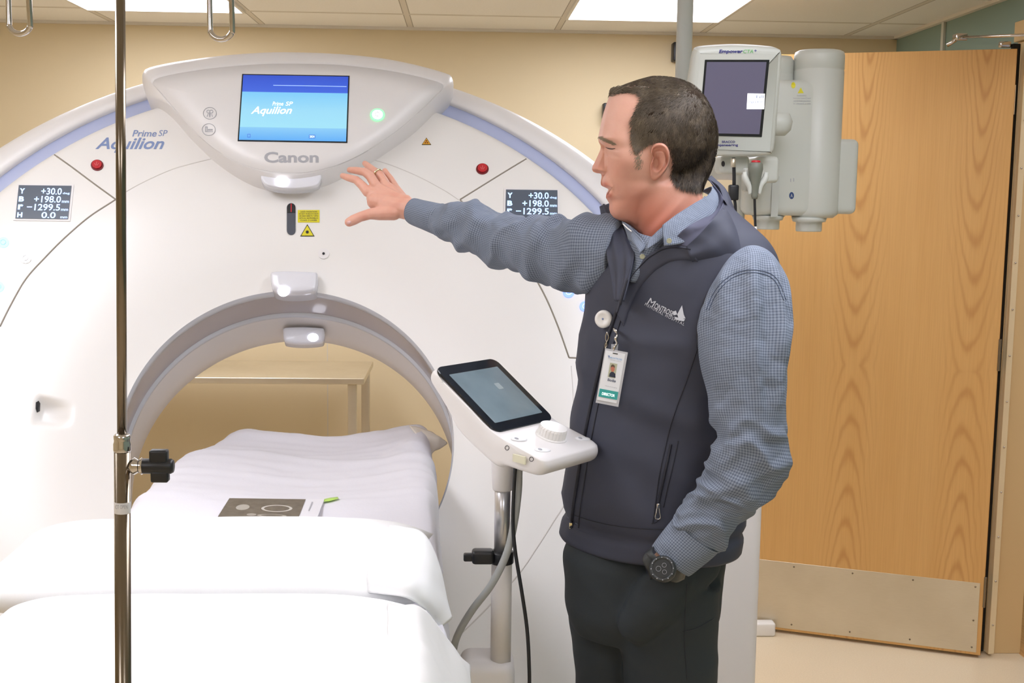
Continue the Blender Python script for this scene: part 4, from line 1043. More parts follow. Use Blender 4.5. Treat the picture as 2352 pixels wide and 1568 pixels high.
# monitor: slab from traced outline, thickness 45 mm
def slabpx(px, plane, th, m, parent, name, bev=.012, n=120):
    O_, nn = plane; P = crom(list(px)+[px[0]], n+1)[:-1]
    W_ = np.array([CO+ray(x, y)*(((O_-CO)@nn)/(ray(x, y)@nn)) for x, y in P]); c = W_.mean(0)
    def ins(d):
        T = np.roll(W_, -1, 0)-np.roll(W_, 1, 0); T /= np.linalg.norm(T, axis=1)[:, None]; I = np.cross(nn, T)
        if (I*(c-W_)).sum() < 0: I = -I
        return W_+I*d
    R = [ins(.5*min(.02, bev*2)) if 0 else ins(bev), ins(bev*.3)-nn*bev*.3, ins(0)-nn*bev, ins(0)-nn*(th-bev), ins(bev*.5)-nn*(th-bev*.3), ins(bev*1.2)-nn*th]
    V, Fc = loft(R); o = mk(name, V, fixn(V, Fc), m, parent); return o, bvh(V, Fc)
mt0 = aY(1690, 115, 3.0); mt1 = aY(1690, 350, 3.07); mx = np.array([1, .10, 0]); mx /= np.linalg.norm(mx)
nm = np.cross(mt1-mt0, mx); nm /= np.linalg.norm(nm); nm = nm if nm@(CO-mt0) > 0 else -nm
mo, BM = slabpx([(1600, 124), (1608, 114), (1640, 109.5), (1700, 107), (1760, 110), (1790, 114), (1797, 122), (1797, 150), (1790, 240), (1782, 330), (1777, 350), (1764, 358), (1700, 361), (1620, 360), (1590, 356), (1576, 348), (1575, 330), (1582, 240), (1594, 150)], (mt0, nm), .05, m_inj, ij, 'monitor_housing', .010)
sq = [(1619, 137), (1767, 137), (1749.5, 314), (1604, 311)]
V, Fc = polypx(sq, BM, .0006, .001); mb = mk('monitor_bezel', V, Fc, m_black, mo, smooth=False)
V, Fc = polypx(lerpq(sq, .03, .028, .955, .965), BM, .002, .0006); mk('monitor_screen', V, Fc, mat('idle_screen', (96, 92, 112), .25, emit=.35, ecol=(96, 92, 112)), mo, smooth=False)
lq = [(1716, 214), (1756, 214.5), (1754, 250), (1714, 250)]
V, Fc = polypx(lq, BM, .0032, .0004); lg_ = mk('screen_window', V, Fc, m_wh, mo, smooth=False)
text('window_text', 'Fill', rect(1736, 218, 1752, 225), BM, m_btxt, mo, off=.0042); text('window_text', 'injector', rect(1718, 230, 1752, 238), BM, m_btxt, mo, off=.0042)
m_ind = mat('indigo_print', (50, 52, 130), .5); m_gp = mat('green_print', (110, 190, 110), .5)
text('monitor_lettering', 'Empower', rect(1651, 114, 1706, 124), BM, m_ind, mo, .03, .2, off=.001)
text('monitor_lettering', 'CTA', rect(1707, 114, 1730, 122), BM, m_gp, mo, .01, .2, off=.001); text('monitor_lettering', '+', rect(1732, 114, 1738, 119), BM, m_ind, mo, .02, off=.001)
text('monitor_lettering', 'BRACCO', rect(1658, 323, 1688, 328), BM, m_ind, mo, .02, off=.001)
text('monitor_lettering', 'Injeneering', rect(1646, 330, 1695, 337), BM, m_ind, mo, .02, off=.001)
# injector head: body with a big cylinder right, small one left, box behind
Yb = 3.32
def px_box(x0, y0, x1, y1, Ya, Yb_, r, seg=4):
    a = aY(x0, y0, Ya); b_ = aY(x1, y1, Ya); return rbox((a[0], Ya, b_[2]), (b_[0], Yb_, a[2]), r, seg)
sc_ = 3.32/2800
cyl = aY(1875, 300, Yb+.03); rc = 57*sc_; zt_, zb_ = aY(1875, 114, Yb)[2], aY(1868, 500, Yb)[2]
V, Fc = lathe([(rc*.80, zb_-.0), (rc*.98, zb_+.010), (rc, zb_+.02), (rc, zt_-.055), (rc*.985, zt_-.054), (rc*.985, zt_-.050), (rc, zt_-.049), (rc*1.0, zt_-.014), (rc*.96, zt_-.004), (rc*.85, zt_)], (cyl[0], Yb+.03, 0), EZ, 48); c1 = mk('drive_housing', V, Fc, m_inj, ij)
cyl2 = aY(1772, 300, Yb+.06); r2_ = 46*sc_; z2t = aY(1775, 125, Yb)[2]; z2b = aY(1772, 498, Yb)[2]
V, Fc = lathe([(r2_*.8, z2b), (r2_*.98, z2b+.01), (r2_, z2b+.02), (r2_, z2t-.05), (r2_*.98, z2t-.048), (r2_, z2t-.045), (r2_, z2t-.012), (r2_*.85, z2t)], (cyl2[0], Yb+.06, 0), EZ, 44); mk('drive_housing', V, Fc, m_inj, ij)
V, Fc = px_box(1722, 180, 1882, 496, Yb-.03, Yb+.12, .022); hb = mk('head_cover', V, Fc, m_inj, ij); BHd = bvh(V, Fc); autosmooth(hb, 50)
V, Fc = px_box(1888, 318, 1968, 492, Yb, Yb+.10, .016); autosmooth(mk('side_box', V, Fc, m_inj, ij), 50)
V, Fc = px_box(1905, 135, 1930, 330, Yb+.01, Yb+.08, .008); mk('side_rib', V, Fc, m_inj, ij)
for (cx, y0, y1, r_) in ((1768, 500, 527, 27), (1863, 504, 532, 30)):
    a = aY(cx, y0, Yb-.0); z0_, z1_ = aY(cx, y1, Yb)[2], a[2]; r_ *= sc_
    n = 40; V, Fc = lathe([(r_*.93, z0_), (r_, z0_+.003), (r_, z1_-.008), (r_*1.25, z1_-.006), (r_*1.35, z1_+.006)], (a[0], Yb+.02, 0), EZ, n)
    for i in range(0, n, 4):
        for j in (1, 2): V[j*n+i, :2] = np.array([a[0], Yb+.02])+(V[j*n+i, :2]-[a[0], Yb+.02])*.94
    mk('knob', V, Fc, m_inj, ij)
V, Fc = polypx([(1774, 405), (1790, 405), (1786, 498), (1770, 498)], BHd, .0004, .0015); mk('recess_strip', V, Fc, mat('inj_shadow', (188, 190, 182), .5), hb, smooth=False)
V, Fc = trisym = polypx([(1839, 201), (1846, 214), (1832, 214)], BHd, .0006, .0003); mk('warning_sticker', V, Fc, m_yel, hb, smooth=False)
V, Fc = polypx(circpx(1822, 196, 5, 7, 16), BHd, .0006, .0003); mk('yellow_dot', V, Fc, m_yel, hb, smooth=False)
for i, s_ in enumerate(('WARNING', 'Explosion hazard if used', 'with flammable anaesthetics', 'in closed areas')):
    text('cover_text', s_, rect(1822+(i == 0)*8, 218+i*6, 1862-(i == 0)*10, 221.5+i*6), BHd, m_gtxt, hb, off=.001)
V, Fc = polypx(circpx(1818, 449, 5.5, 8, 20), BHd, .0006, .0003); mk('blue_mark', V, Fc, mat('navy_mark', (40, 66, 120), .5), hb, smooth=False)
text('cover_text', 'A', rect(1815.5, 445, 1820.5, 453), BHd, m_wh if 0 else m_inj, hb, off=.0015)
V, Fc = merge(*[polypx(rect(x, y, x+2, y+8), BHd, .0006, .0003) for x, y in ((1815, 410), (1822, 409))]); mk('grey_mark', V, Fc, m_gtxt, hb, smooth=False)
# hinge ball and bracket under the monitor
V, Fc = lathe([(.0, 0), (.02, .004), (.034, .018), (.038, .04), (.03, .06)][1:], aY(1800, 285, 3.12)+[0, .06, -.03], EZ, 24); mk('tilt_joint', V, Fc, m_inj, ij)
V, Fc = px_box(1655, 356, 1722, 400, 3.12, 3.2, .012); bk = mk('bracket', V, Fc, m_inj, ij); BK = bvh(V, Fc)
V, Fc = polypx(circpx(1661, 376, 4, 6.5, 16), BK, .0006, .001); mk('bracket_hole', V, Fc, m_black, bk, smooth=False)
V, Fc = px_box(1735, 358, 1790, 420, 3.14, 3.3, .012); mk('bracket', V, Fc, m_inj, ij)
# hand switch in its cradle
Yh = 3.02; hs = aY(1734, 380, Yh)
def zz_(y): return aY(1736, y, Yh)[2]
hw = root('hand_switch', aY(1734, 462, Yh), 'grey hand switch with a red button hanging under the injector monitor', 'hand switch')
s3 = Yh/2800
V, Fc = lathe([(6*s3, zz_(457)), (8*s3, zz_(450)), (7*s3, zz_(446)), (9*s3, zz_(430)), (14*s3, zz_(404)), (17*s3, zz_(388)), (16*s3, zz_(376)), (12*s3, zz_(373))], (hs[0]+.002, Yh, 0), EZ, 24); mk('grip', V, Fc, m_injd, hw)
V, Fc = lathe([(11*s3, zz_(375)), (10*s3, zz_(369)), (7*s3, zz_(368))], (hs[0]+.002, Yh, 0), EZ, 20); mk('red_button', V, Fc, m_red, hw)
P = [aY(1733, 455, Yh), aY(1734, 490, Yh), aY(1735, 520, Yh), aY(1738, 550, Yh), aY(1746, 580, Yh), aY(1760, 640, 3.0), aY(1760, 760, 3.0)]
V, Fc = tube(P, .0032, 10, 40); cbl = mk('cable', V, Fc, m_black, hw); V, Fc = tube([aY(1735, 520, Yh), aY(1736, 545, Yh)], .0038, 10, 4); mk('cable_label', V, Fc, m_white, cbl)
for s in (-1, 1):
    c = hs+[.002, 0, 0]; 
    P = [[c[0]+s*25*s3, Yh, zz_(395)], [c[0]+s*23*s3, Yh, zz_(410)], [c[0]+s*13*s3, Yh, zz_(428)], [c[0]+s*11*s3, Yh, zz_(446)]]
    V, Fc = tube(P, [.005, .008, .0065, .004], 10, 16); mk('holder_prong', V, Fc, m_inj, ij)
V, Fc = rbox((hs[0]-.02, Yh+.02, zz_(440)), (hs[0]+.024, Yh+.05, zz_(385)), .006); mk('holder_back', V, Fc, m_inj, ij)
V, Fc = px_box(1676, 424, 1697, 460, 3.05, 3.07, .004); fb = mk('cable_module', V, Fc, m_black, ij)
V, Fc = merge(tube([aY(1685, 362, 3.06), aY(1686, 400, 3.06), aY(1686, 426, 3.06)], .0045, 10, 8), tube([aY(1687, 458, 3.06), aY(1689, 480, 3.06), aY(1690, 560, 3.06)], .004, 10, 8)); mk('cable', V, Fc, m_black, ij)
V, Fc = tube([aY(1684, 364, 3.055), aY(1684, 384, 3.055)], .0065, 12, 3); mk('connector', V, Fc, m_steel, ij)
# ================================================================== THE MAN
YM = 2.18
man = root('person', (aY(1500, 1000, YM)[0], YM+.02, 0), 'man in navy vest and blue checked shirt pointing with outstretched arm at the scanner', 'person')
KM = YM/2800
# ---------- head (polar inflated, silhouette traced)
YH = 2.19; KH = YH/2800; HC = (1478.0, 362.0)
sil = [(1402, 213), (1394, 236), (1387, 256), (1382, 276), (1378, 296), (1375.5, 308), (1374, 317), (1375, 326), (1380, 335), (1379, 343), (1374, 355), (1367, 370), (1361, 381), (1359.5, 388), (1362, 394), (1370, 397.5), (1380, 398.5), (1382, 404), (1380.5, 413), (1379.5, 420), (1381, 426), (1388, 429.5), (1396, 433),
       (1399, 436.5), (1396, 441), (1392.5, 447), (1391.5, 454), (1396, 461), (1400, 469), (1399, 480), (1402, 490), (1409, 499), (1420, 505), (1436, 510), (1450, 518), (1466, 532), (1480, 560), (1500, 600), (1560, 620), (1620, 590), (1628, 520), (1617, 470),
       (1613, 448), (1616, 430), (1624, 412), (1632, 396), (1640, 374), (1646, 350), (1649, 325), (1649, 300), (1644, 275), (1634, 247), (1618, 220), (1598, 198), (1570, 184), (1535, 176), (1500, 175), (1466, 184), (1432, 196)]
P = np.array(sil, float)
dense = []
Q = np.vstack([P, P[:1]])
for i in range(len(P)):
    for t in np.linspace(0, 1, 8, endpoint=False): dense.append(Q[i]*(1-t)+Q[i+1]*t)
dense = np.array(dense)
for _ in range(3): dense = .25*np.roll(dense, 1, 0)+.5*dense+.25*np.roll(dense, -1, 0)
NTH = 420
th_ = np.arange(NTH)*2*math.pi/NTH
an = np.arctan2(dense[:, 1]-HC[1], dense[:, 0]-HC[0]) % (2*math.pi); rr_ = np.hypot(dense[:, 0]-HC[0], dense[:, 1]-HC[1])
o_ = np.argsort(an); an, rr_ = an[o_], rr_[o_]
RH = np.interp(th_, np.r_[an[-5:]-2*math.pi, an, an[:5]+2*math.pi], np.r_[rr_[-5:], rr_, rr_[:5]])
silP = np.stack([HC[0]+RH*np.cos(th_), HC[1]+RH*np.sin(th_)], 1)
_tabc = {}
def tab(y, T):
    if id(T) not in _tabc:
        A = crom(np.array(T, float), 600); A = np.stack([np.interp(np.arange(200, 531, 1.0), A[:, 0], A[:, i]) for i in range(1, A.shape[1])], 1)
        for _ in range(10): A[1:-1] = .25*A[:-2]+.5*A[1:-1]+.25*A[2:]
        _tabc[id(T)] = A
    A = _tabc[id(T)]; q = min(max(y-200, 0), len(A)-1.001); i = int(q); f = q-i
    return A[i]*(1-f)+A[i+1]*f
#            y    xfront  width  depthL
FT = [(205, 1404, 62, 90), (240, 1391, 70, 95), (280, 1379, 76, 92), (312, 1374, 78, 88), (325, 1377, 78, 86), (338, 1390, 78, 78), (352, 1394, 80, 76), (375, 1396, 78, 78), (398, 1390, 70, 82), (415, 1383, 62, 84), (432, 1386, 60, 86), (448, 1390, 55, 86), (460, 1397, 50, 86), (480, 1398, 44, 92), (495, 1402, 40, 96), (508, 1420, 36, 90), (520, 1450, 34, 70)]
def g(x, y, cx, cy, sx, sy, rot=0.0):
    c, s = math.cos(rot), math.sin(rot); dx, dy = x-cx, y-cy; a = (dx*c+dy*s)/sx; b = (-dx*s+dy*c)/sy
    return math.exp(-.5*(a*a+b*b))
def smax(a, b, k_=8.0):
    h = max(k_-abs(a-b), 0)/k_; return max(a, b)+h*h*k_*.25
def headh(x, y):
    a = 1-((x-1532)/122)**2-((y-288)/118)**2
    h = 98*math.sqrt(a) if a > 0 else 0.0
    if 200 < y < 530:
        xf_, W_, L_ = tab(y, FT); t = (x-xf_)/L_
        if t > 0:
            t = min(t, 1); hf = W_*math.sqrt(max(0, 1-(1-t)**2.6))
            jaw = 1-sstep(1520, 1560, x)*.5
            # under the jaw line the surface falls back to the neck
            jl = 505-(x-1405)*.78 if x < 1500 else 431-(x-1500)*.9
            und = sstep(-22, 50, y-jl)
            hf *= jaw*(1-.30*und); h = smax(h, hf)
    xn = 1548+(y-450)*.12
    if y > 380:
        a = 1-((x-xn)/(92))**2
        if a > 0: h = smax(h, (66+(y-450)*.08)*math.sqrt(a)*sstep(380, 430, y), 14)
    # nose
    if 322 < y < 402:
        w = float(np.interp(y, [322, 335, 350, 370, 385, 393, 401], [9, 9, 10, 12.5, 15, 17, 10]))
        ridge = float(np.interp(y, [322, 335, 350, 370, 388, 400], [1375, 1380, 1376, 1367, 1360, 1378])); t = (x-ridge)/26
        if t > 0:
            hn = w*math.sqrt(min(1, t*2.2))*(1-sstep(.9, 1.7, t)*.0)
            if x > 1388: hn += (x-1388)*.9
            if x < 1400: h = smax(h, hn, 6)
    h += 6.5*g(x, y, 1386, 388, 7, 6.5)-3.5*g(x, y, 1398, 392, 4, 9)          # nostril wing and its crease
    h -= 6*g(x, y, 1379, 396, 5, 2.2)                                         # nostril
    h += 5*g(x, y, 1383, 318, 12, 5)                                         # brow
    h -= 11*g(x, y, 1398, 337, 11, 7); h += 6*g(x, y, 1400, 337, 7.5, 5); h -= 3.2*g(x, y, 1401, 341, 9, 1.7, .25); h -= 2.2*g(x, y, 1402, 331, 9, 1.6, .25); h += 2*g(x, y, 1400, 347, 9, 3)
    h -= 2.5*g(x, y, 1402, 356, 12, 3, .3)
    h += 5*g(x, y, 1432, 372, 20, 14); h -= 5*g(x, y, 1440, 300, 16, 20)
    h -= 3.5*g(x, y, 1403, 414, 3.5, 16, -.5)                                # nasolabial
    h -= 2.2*g(x, y, 1398, 434, 8, 3, .42)                                  # mouth slit
    h += 3.2*g(x, y, 1392, 426, 9, 3, .3)+3.4*g(x, y, 1399, 447, 8, 4, .3)
    h -= 3*g(x, y, 1411, 441, 3.5, 7); h -= 3*g(x, y, 1404, 463, 9, 4)
    h += 3*g(x, y, 1412, 488, 12, 10)
    h -= 3*g(x, y, 1440, 440, 18, 14); h += 4*g(x, y, 1482, 440, 14, 18, .5)
    h += 2.5*g(x, y, 1530, 500, 6, 60, .75)-2*g(x, y, 1500, 505, 7, 40, .75)   # neck tendons
    return h
def dsil(x, y): return float(np.sqrt(((silP-[x, y])**2).sum(1)).min())
NRH = 96
def head_pt(x, y, h, side):
    p = aY(x, y, YH-h*KH)
    if side < 0: q = aY(x, y, YH); p = np.array([q[0]+(q[0]-p[0])*.0, YH+h*KH, q[2]])
    return p
def build_head(inset, extra, hfun, filt=None):
    V = []; rings = []
    for i in range(NRH):
        s = math.sin(.5*math.pi*(i+1)/NRH); s = .5*s+.5*(i+1)/NRH if i < NRH-1 else 1.0
        rings.append(s)
    H = {}
    for i, s in enumerate(rings):
        for j in range(NTH):
            R = RH[j]-inset(silP[j]); x, y = HC[0]+s*R*math.cos(th_[j]), HC[1]+s*R*math.sin(th_[j])
            d = dsil(x, y) if s > .6 else 99
            h = (hfun(x, y)+extra)*1.0
            c = min(1, max(0, d)/9.0); h = max(h, 1.0)*math.sqrt(max(0, 1-(1-c)**2)) if i < NRH-1 else 0.0
            V.append((x, y, h))
    HH = np.array([v[2] for v in V]).reshape(NRH, NTH)
    for _ in range(0):
        K = HH.copy(); K[1:-1] = .25*HH[:-2]+.5*HH[1:-1]+.25*HH[2:]; K = .25*np.roll(K, 1, 1)+.5*K+.25*np.roll(K, -1, 1); K[-6:] = HH[-6:]; HH = K
    V = [(v[0], v[1], h) for v, h in zip(V, HH.ravel())]
    hc = hfun(*HC)+extra
    N = len(V); P3 = [head_pt(x, y, h, 1) for x, y, h in V]+[head_pt(x, y, h, -1) for x, y, h in V[:N-NTH]]
    # shared rim ring: last NTH of the first half
    P3.append(head_pt(HC[0], HC[1], hc, 1)); P3.append(head_pt(HC[0], HC[1], hc, -1)); iA, iB = len(P3)-2, len(P3)-1
    Fc = []
    idB = lambda i, j: (N+i*NTH+j) if i < NRH-1 else i*NTH+j
    for i in range(NRH-1):
        for j in range(NTH):
            j2 = (j+1) % NTH; Fc.append([i*NTH+j, i*NTH+j2, (i+1)*NTH+j2, (i+1)*NTH+j]); Fc.append([idB(i, j2), idB(i, j), idB(i+1, j), idB(i+1, j2)])
    for j in range(NTH):
        j2 = (j+1) % NTH; Fc.append([iA, j2, j]); Fc.append([iB, idB(0, j), idB(0, j2)])
    xy = [(x, y) for x, y, h in V]+[(x, y) for x, y, h in V[:N-NTH]]+[HC, HC]
    return np.array(P3), Fc, np.array(xy)
hairpoly = [(1398, 208), (1404, 222), (1425, 216), (1450, 212), (1470, 216), (1476, 226), (1466, 242), (1456, 260), (1450, 275), (1449, 300), (1452, 320), (1456, 340), (1462, 350), (1470, 344), (1480, 337), (1492, 330), (1508, 322), (1526, 324), (1538, 336), (1543, 352), (1545, 375), (1541, 398), (1552, 420), (1562, 430), (1590, 436), (1625, 440), (1670, 440), (1700, 300), (1650, 150), (1500, 120), (1400, 160), (1380, 200)]
HP = np.array(hairpoly, float)
def inpoly(x, y, PP=HP):
    c = False; n = len(PP); j = n-1
    for i in range(n):
        if (PP[i, 1] > y) != (PP[j, 1] > y) and x < (PP[j, 0]-PP[i, 0])*(y-PP[i, 1])/(PP[j, 1]-PP[i, 1])+PP[i, 0]: c = not c
        j = i
    return c
def pdist(x, y, PP=HP):
    a = PP; b = np.roll(PP, -1, 0); p = np.array([x, y]); ab = b-a; t = np.clip(((p-a)*ab).sum(1)/(ab**2).sum(1), 0, 1)
    return float(np.sqrt(((a+ab*t[:, None]-p)**2).sum(1)).min())
def ins_hair(p): return 5.0 if inpoly(p[0], p[1]) and p[0] > 1412 else 0.0
_ih = np.array([ins_hair(p) for p in silP]); 
for _ in range(12): _ih = .25*np.roll(_ih, 1)+.5*_ih+.25*np.roll(_ih, -1)
_tree = {tuple(p): v for p, v in zip(silP, _ih)}
Vh, Fh, XY = build_head(lambda p: _tree[tuple(p)], 0.0, headh)
BHEAD = bvh(Vh, Fh)
# ---------- ear (separate dense patch merged in the body)
ear_out = [(1494, 350), (1496, 338), (1503, 330), (1514, 327), (1526, 330), (1535, 340), (1539, 355), (1538, 372), (1532, 388), (1524, 399), (1515, 409), (1506, 415), (1499, 414), (1494, 408), (1492, 395), (1493, 380), (1497, 370), (1499, 360)]
EO = crom(np.array(ear_out+[ear_out[0]], float), 97)[:-1]; ec = np.array([1512., 372.])
def ear(side):
    Rg = []; NRe = 26
    for i in range(NRe+1):
        s = i/NRe
        ring = []
        for p in EO:
            q = ec+(p-ec)*s; base = headh(*q) if s > .02 else headh(*ec)
            back = sstep(1488, 1530, q[0]); lobe = sstep(390, 408, q[1])
            ang_ = 1-.55*g(q[0], q[1], 1493, 388, 6, 16)
            rim = math.exp(-((s-.86)/.085)**2)*(8.5*(1-lobe)+1.5*lobe)*ang_
            anti = math.exp(-((s-.56)/.10)**2)*6.0*back*(1-lobe)*sstep(338, 350, q[1])
            bowl = -15*g(q[0], q[1], 1507, 374, 6.5, 10)-5*g(q[0], q[1], 1513, 343, 8, 4)
            tragus = 8*g(q[0], q[1], 1497, 373, 3.5, 5.5)
            h = max(base+5+back*12+rim+anti+bowl+tragus, headh(*q)+1.2)
            if s > .955: h -= (s-.955)/.045*(10+back*10)
            ring.append(head_pt(q[0], q[1], h, side))
        Rg.append(ring)
    R = np.array(Rg)[1:]
    V, Fc = loft(R, (False, False)); n = len(R[0]); c = R[0].mean(0); V = np.vstack([V, c]); ci = len(V)-1
    Fc += [[ci, (j+1) % n, j] for j in range(n)]
    # closing rim tucked to the skull
    tuck = np.array([head_pt(*(ec+(p-ec)*.93), headh(*(ec+(p-ec)*.9))-6, side) for p in EO]); k0 = len(V); V = np.vstack([V, tuck]); b0 = (len(R)-1)*n
    Fc += [[b0+j, b0+(j+1) % n, k0+(j+1) % n, k0+j] for j in range(n)]
    return V, fixn(V, Fc)
EA = [ear(1), ear(-1)]
# ---------- hands from round cones, voxel remeshed
def cones(segs, step=.22):
    """segs: list of (p0,r0,p1,r1) -> union mesh of spheres, remeshed"""
    bm = bmesh.new()
    ico = bmesh.new(); bmesh.ops.create_icosphere(ico, subdivisions=2, radius=1.0); iv_ = np.array([v.co[:] for v in ico.verts]); if_ = [[v.index for v in f.verts] for f in ico.faces]; ico.free()
    Vs, Fs, n = [], [], 0
    for p0, r0, p1, r1 in segs:
        p0, p1 = np.array(p0), np.array(p1); Ld = np.linalg.norm(p1-p0); k_ = max(2, int(Ld/(min(r0, r1)*step))+1)
        for t in np.linspace(0, 1, k_):
            c = p0*(1-t)+p1*t; r = r0*(1-t)+r1*t; Vs.append(iv_*r+c); Fs += [[i+n for i in f] for f in if_]; n += len(iv_)
    bm.free()
    return np.vstack(Vs), Fs
def remesh(V, Fc, vox, smooth=4, fac=.5):
    me = bpy.data.meshes.new('tmp'); me.from_pydata(np.asarray(V).tolist(), [], [tuple(f) for f in Fc]); o = bpy.data.objects.new('tmp', me); COL.objects.link(o)
    m = o.modifiers.new('r', 'REMESH'); m.mode = 'VOXEL'; m.voxel_size = vox; m.use_smooth_shade = True
    if smooth:
        s = o.modifiers.new('s', 'SMOOTH'); s.iterations = smooth; s.factor = fac
    dg = bpy.context.evaluated_depsgraph_get(); me2 = bpy.data.meshes.new_from_object(o.evaluated_get(dg))
    Vn = np.array([v.co[:] for v in me2.vertices]); Fn = [list(p.vertices) for p in me2.polygons]
    bpy.data.objects.remove(o); bpy.data.meshes.remove(me); bpy.data.meshes.remove(me2); return Vn, Fn
kh = 2.68/2800
def hp(x, y, Y): return aY(x, y, Y)
S1 = []
def chain(pts):  # (x,y,Y,r_px)
    for a, b in zip(pts[:-1], pts[1:]): S1.append((hp(*a[:3]), a[3]*kh*1.06, hp(*b[:3]), b[3]*kh*1.06))
wr = (944, 481, 2.655, 25)
chain([(844, 440, 2.690, 11.5), (832, 426, 2.70, 10.2), (818, 413, 2.712, 9.0), (800, 408, 2.725, 8.2), (787, 403.5, 2.74, 6.6)])            # index
chain([(862, 424, 2.695, 11), (850, 404, 2.705, 10.6), (838, 395, 2.715, 9.4), (818, 391.5, 2.735, 8.4), (803, 390, 2.75, 6.8)])              # middle
chain([(884, 420, 2.71, 10.5), (872, 401, 2.725, 9.8), (857, 391, 2.74, 8.8), (845, 381, 2.76, 7.8), (838, 375, 2.77, 6.4)])                  # ring
chain([(906, 428, 2.725, 10), (897, 412, 2.735, 8.8), (889, 401, 2.75, 7.6), (884, 392, 2.765, 6.4)])                                         # little
chain([(905, 488, 2.655, 17), (872, 490, 2.65, 15), (850, 491, 2.645, 12), (827, 498, 2.64, 11), (812, 505, 2.637, 11.5), (802, 510, 2.635, 10.2)])  # thumb
for a in ((844, 440, 2.692, 12.5), (860, 427, 2.698, 12), (882, 422, 2.708, 12), (905, 430, 2.72, 12)):
    S1.append((hp(*a[:3]), a[3]*kh, hp(930, 468+(a[0]-870)*.12, 2.668), 19*kh))
S1.append((hp(862, 462, 2.675), 20*kh, hp(930, 478, 2.66), 24*kh)); S1.append((hp(885, 470, 2.67), 24*kh, hp(930, 480, 2.66), 24*kh))
S1.append((hp(856, 455, 2.685), 15*kh, hp(885, 485, 2.66), 18*kh))
S1.append((hp(928, 479, 2.66), 24.5*kh, hp(950, 483, 2.65), 25*kh)); S1.append((hp(950, 483, 2.65), 25*kh, hp(1010, 500, 2.60), 29*kh)); S1.append((hp(1010, 500, 2.60), 29*kh, hp(1120, 545, 2.50), 34*kh))
HV1, HF1 = remesh(*cones(S1), .0015, 6, .6)
def hdisp(V):
    return V
# left hand (in pocket) wrist and hand
S1 = []; kh = 1.95/2800
chain([(1620, 1200, 1.97, 34), (1545, 1268, 1.955, 27), (1517, 1292, 1.965, 24), (1510, 1308, 2.01, 21), (1502, 1335, 2.085, 20), (1492, 1372, 2.10, 22)])
for dx, ln in ((-20, 50), (-6, 62), (8, 60), (22, 48)):
    chain([(1488+dx, 1375, 2.10, 10), (1482+dx, 1375+ln*.5, 2.105, 9), (1480+dx, 1375+ln*.8, 2.11, 8)])
chain([(1496, 1350, 2.09, 13), (1480, 1374, 2.10, 10), (1472, 1392, 2.10, 9)])
HV2, HF2 = remesh(*cones(S1), .003, 4, .5)
# hidden core that keeps the body whole under the clothes
S2 = [(aY(1560, 520, YM), .05, aY(1575, 600, YM), .07), (aY(1575, 600, YM), .09, aY(1545, 900, YM), .10), (aY(1545, 900, YM), .10, aY(1490, 1200, YM), .09), (aY(1490, 1200, YM), .09, aY(1488, 1300, YM), .09)]
sR, sL = aY(1420, 590, 2.30), aY(1715, 660, 2.06)
S2 += [(sR, .045, aY(1560, 600, YM), .06), (sL, .045, aY(1580, 620, YM), .06), (sR, .042, aY(1230, 575, 2.42), .036), (aY(1230, 575, 2.42), .036, aY(1120, 545, 2.50), .032), (sL, .045, aY(1735, 1040, 1.96), .038), (aY(1735, 1040, 1.96), .036, aY(1620, 1200, 1.97), .026)]
hipR, hipL = aY(1440, 1310, 2.24), aY(1555, 1310, 2.12)
ankR, ankL = np.array([hipR[0]+.0, hipR[1]-.0, .09]), np.array([hipL[0]+.05, hipL[1]-.02, .09])
for h_, a_ in ((hipR, ankR), (hipL, ankL)):
    kn = (h_*.5+a_*.5); kn[2] = .50; S2 += [(h_, .055, kn, .045), (kn, .05, a_, .035), (a_, .04, a_+[-.10, -.06, -.04], .032)]
CV, CF = remesh(*cones(S2, .35), .006, 3, .5)
BV_, BF_ = merge((Vh, Fh), EA[0], EA[1], (HV1, HF1), (HV2, HF2), (CV, CF))
body = mk('body', BV_, BF_, m_skin, man)
# flush attribute (pinker lips, ears, nose, neck)
fl = np.zeros(len(BV_)); n0 = len(Vh)
for i in range(n0):
    x, y = XY[i]
    f = .75*g(x, y, 1389, 424, 7, 4, .3)+.8*g(x, y, 1396, 448, 6, 5, .2)+.35*g(x, y, 1370, 386, 10, 12)+.3*g(x, y, 1425, 385, 26, 24)+.10+.25*sstep(390, 460, y)
    f += .55*sstep(455, 540, y+(x-1480)*.15)*sstep(1440, 1500, x)+.3*g(x, y, 1480, 470, 40, 30)
    fl[i] = min(f, .9)
nE = len(EA[0][0]); 
for k_, (V_, _) in enumerate(EA):
    for i in range(len(V_)): fl[n0+k_*nE+i] = .45
n1 = n0+2*nE
for i in range(len(HV1)): fl[n1+i] = .22+.25*max(0, nz(*(HV1[i]*55)))
a_ = body.data.attributes.new('flush', 'FLOAT', 'POINT'); a_.data.foreach_set('value', fl.astype(np.float32))
BHAND = bvh(HV1, HF1)
# thumb nail, ring
V, Fc = polypx([(796, 511), (799, 507.5), (804, 506.5), (807, 509), (805, 513), (799, 514.5)], BHAND, .0005, .0006); mk('thumbnail', V, Fc, m_nail, man)
rc_ = hp(868, 399, 2.727); ax = hp(872, 401, 2.725)-hp(857, 391, 2.74)
x_, y_, z_ = frame_from(ax); V, Fc = tube([rc_+(x_*math.cos(t)+y_*math.sin(t))*10.6*2.68/2800 for t in np.linspace(0, 2*math.pi, 41)[:-1]], .0022, 8, closed=True)
mk('wedding_ring', V, Fc, m_gold, man)
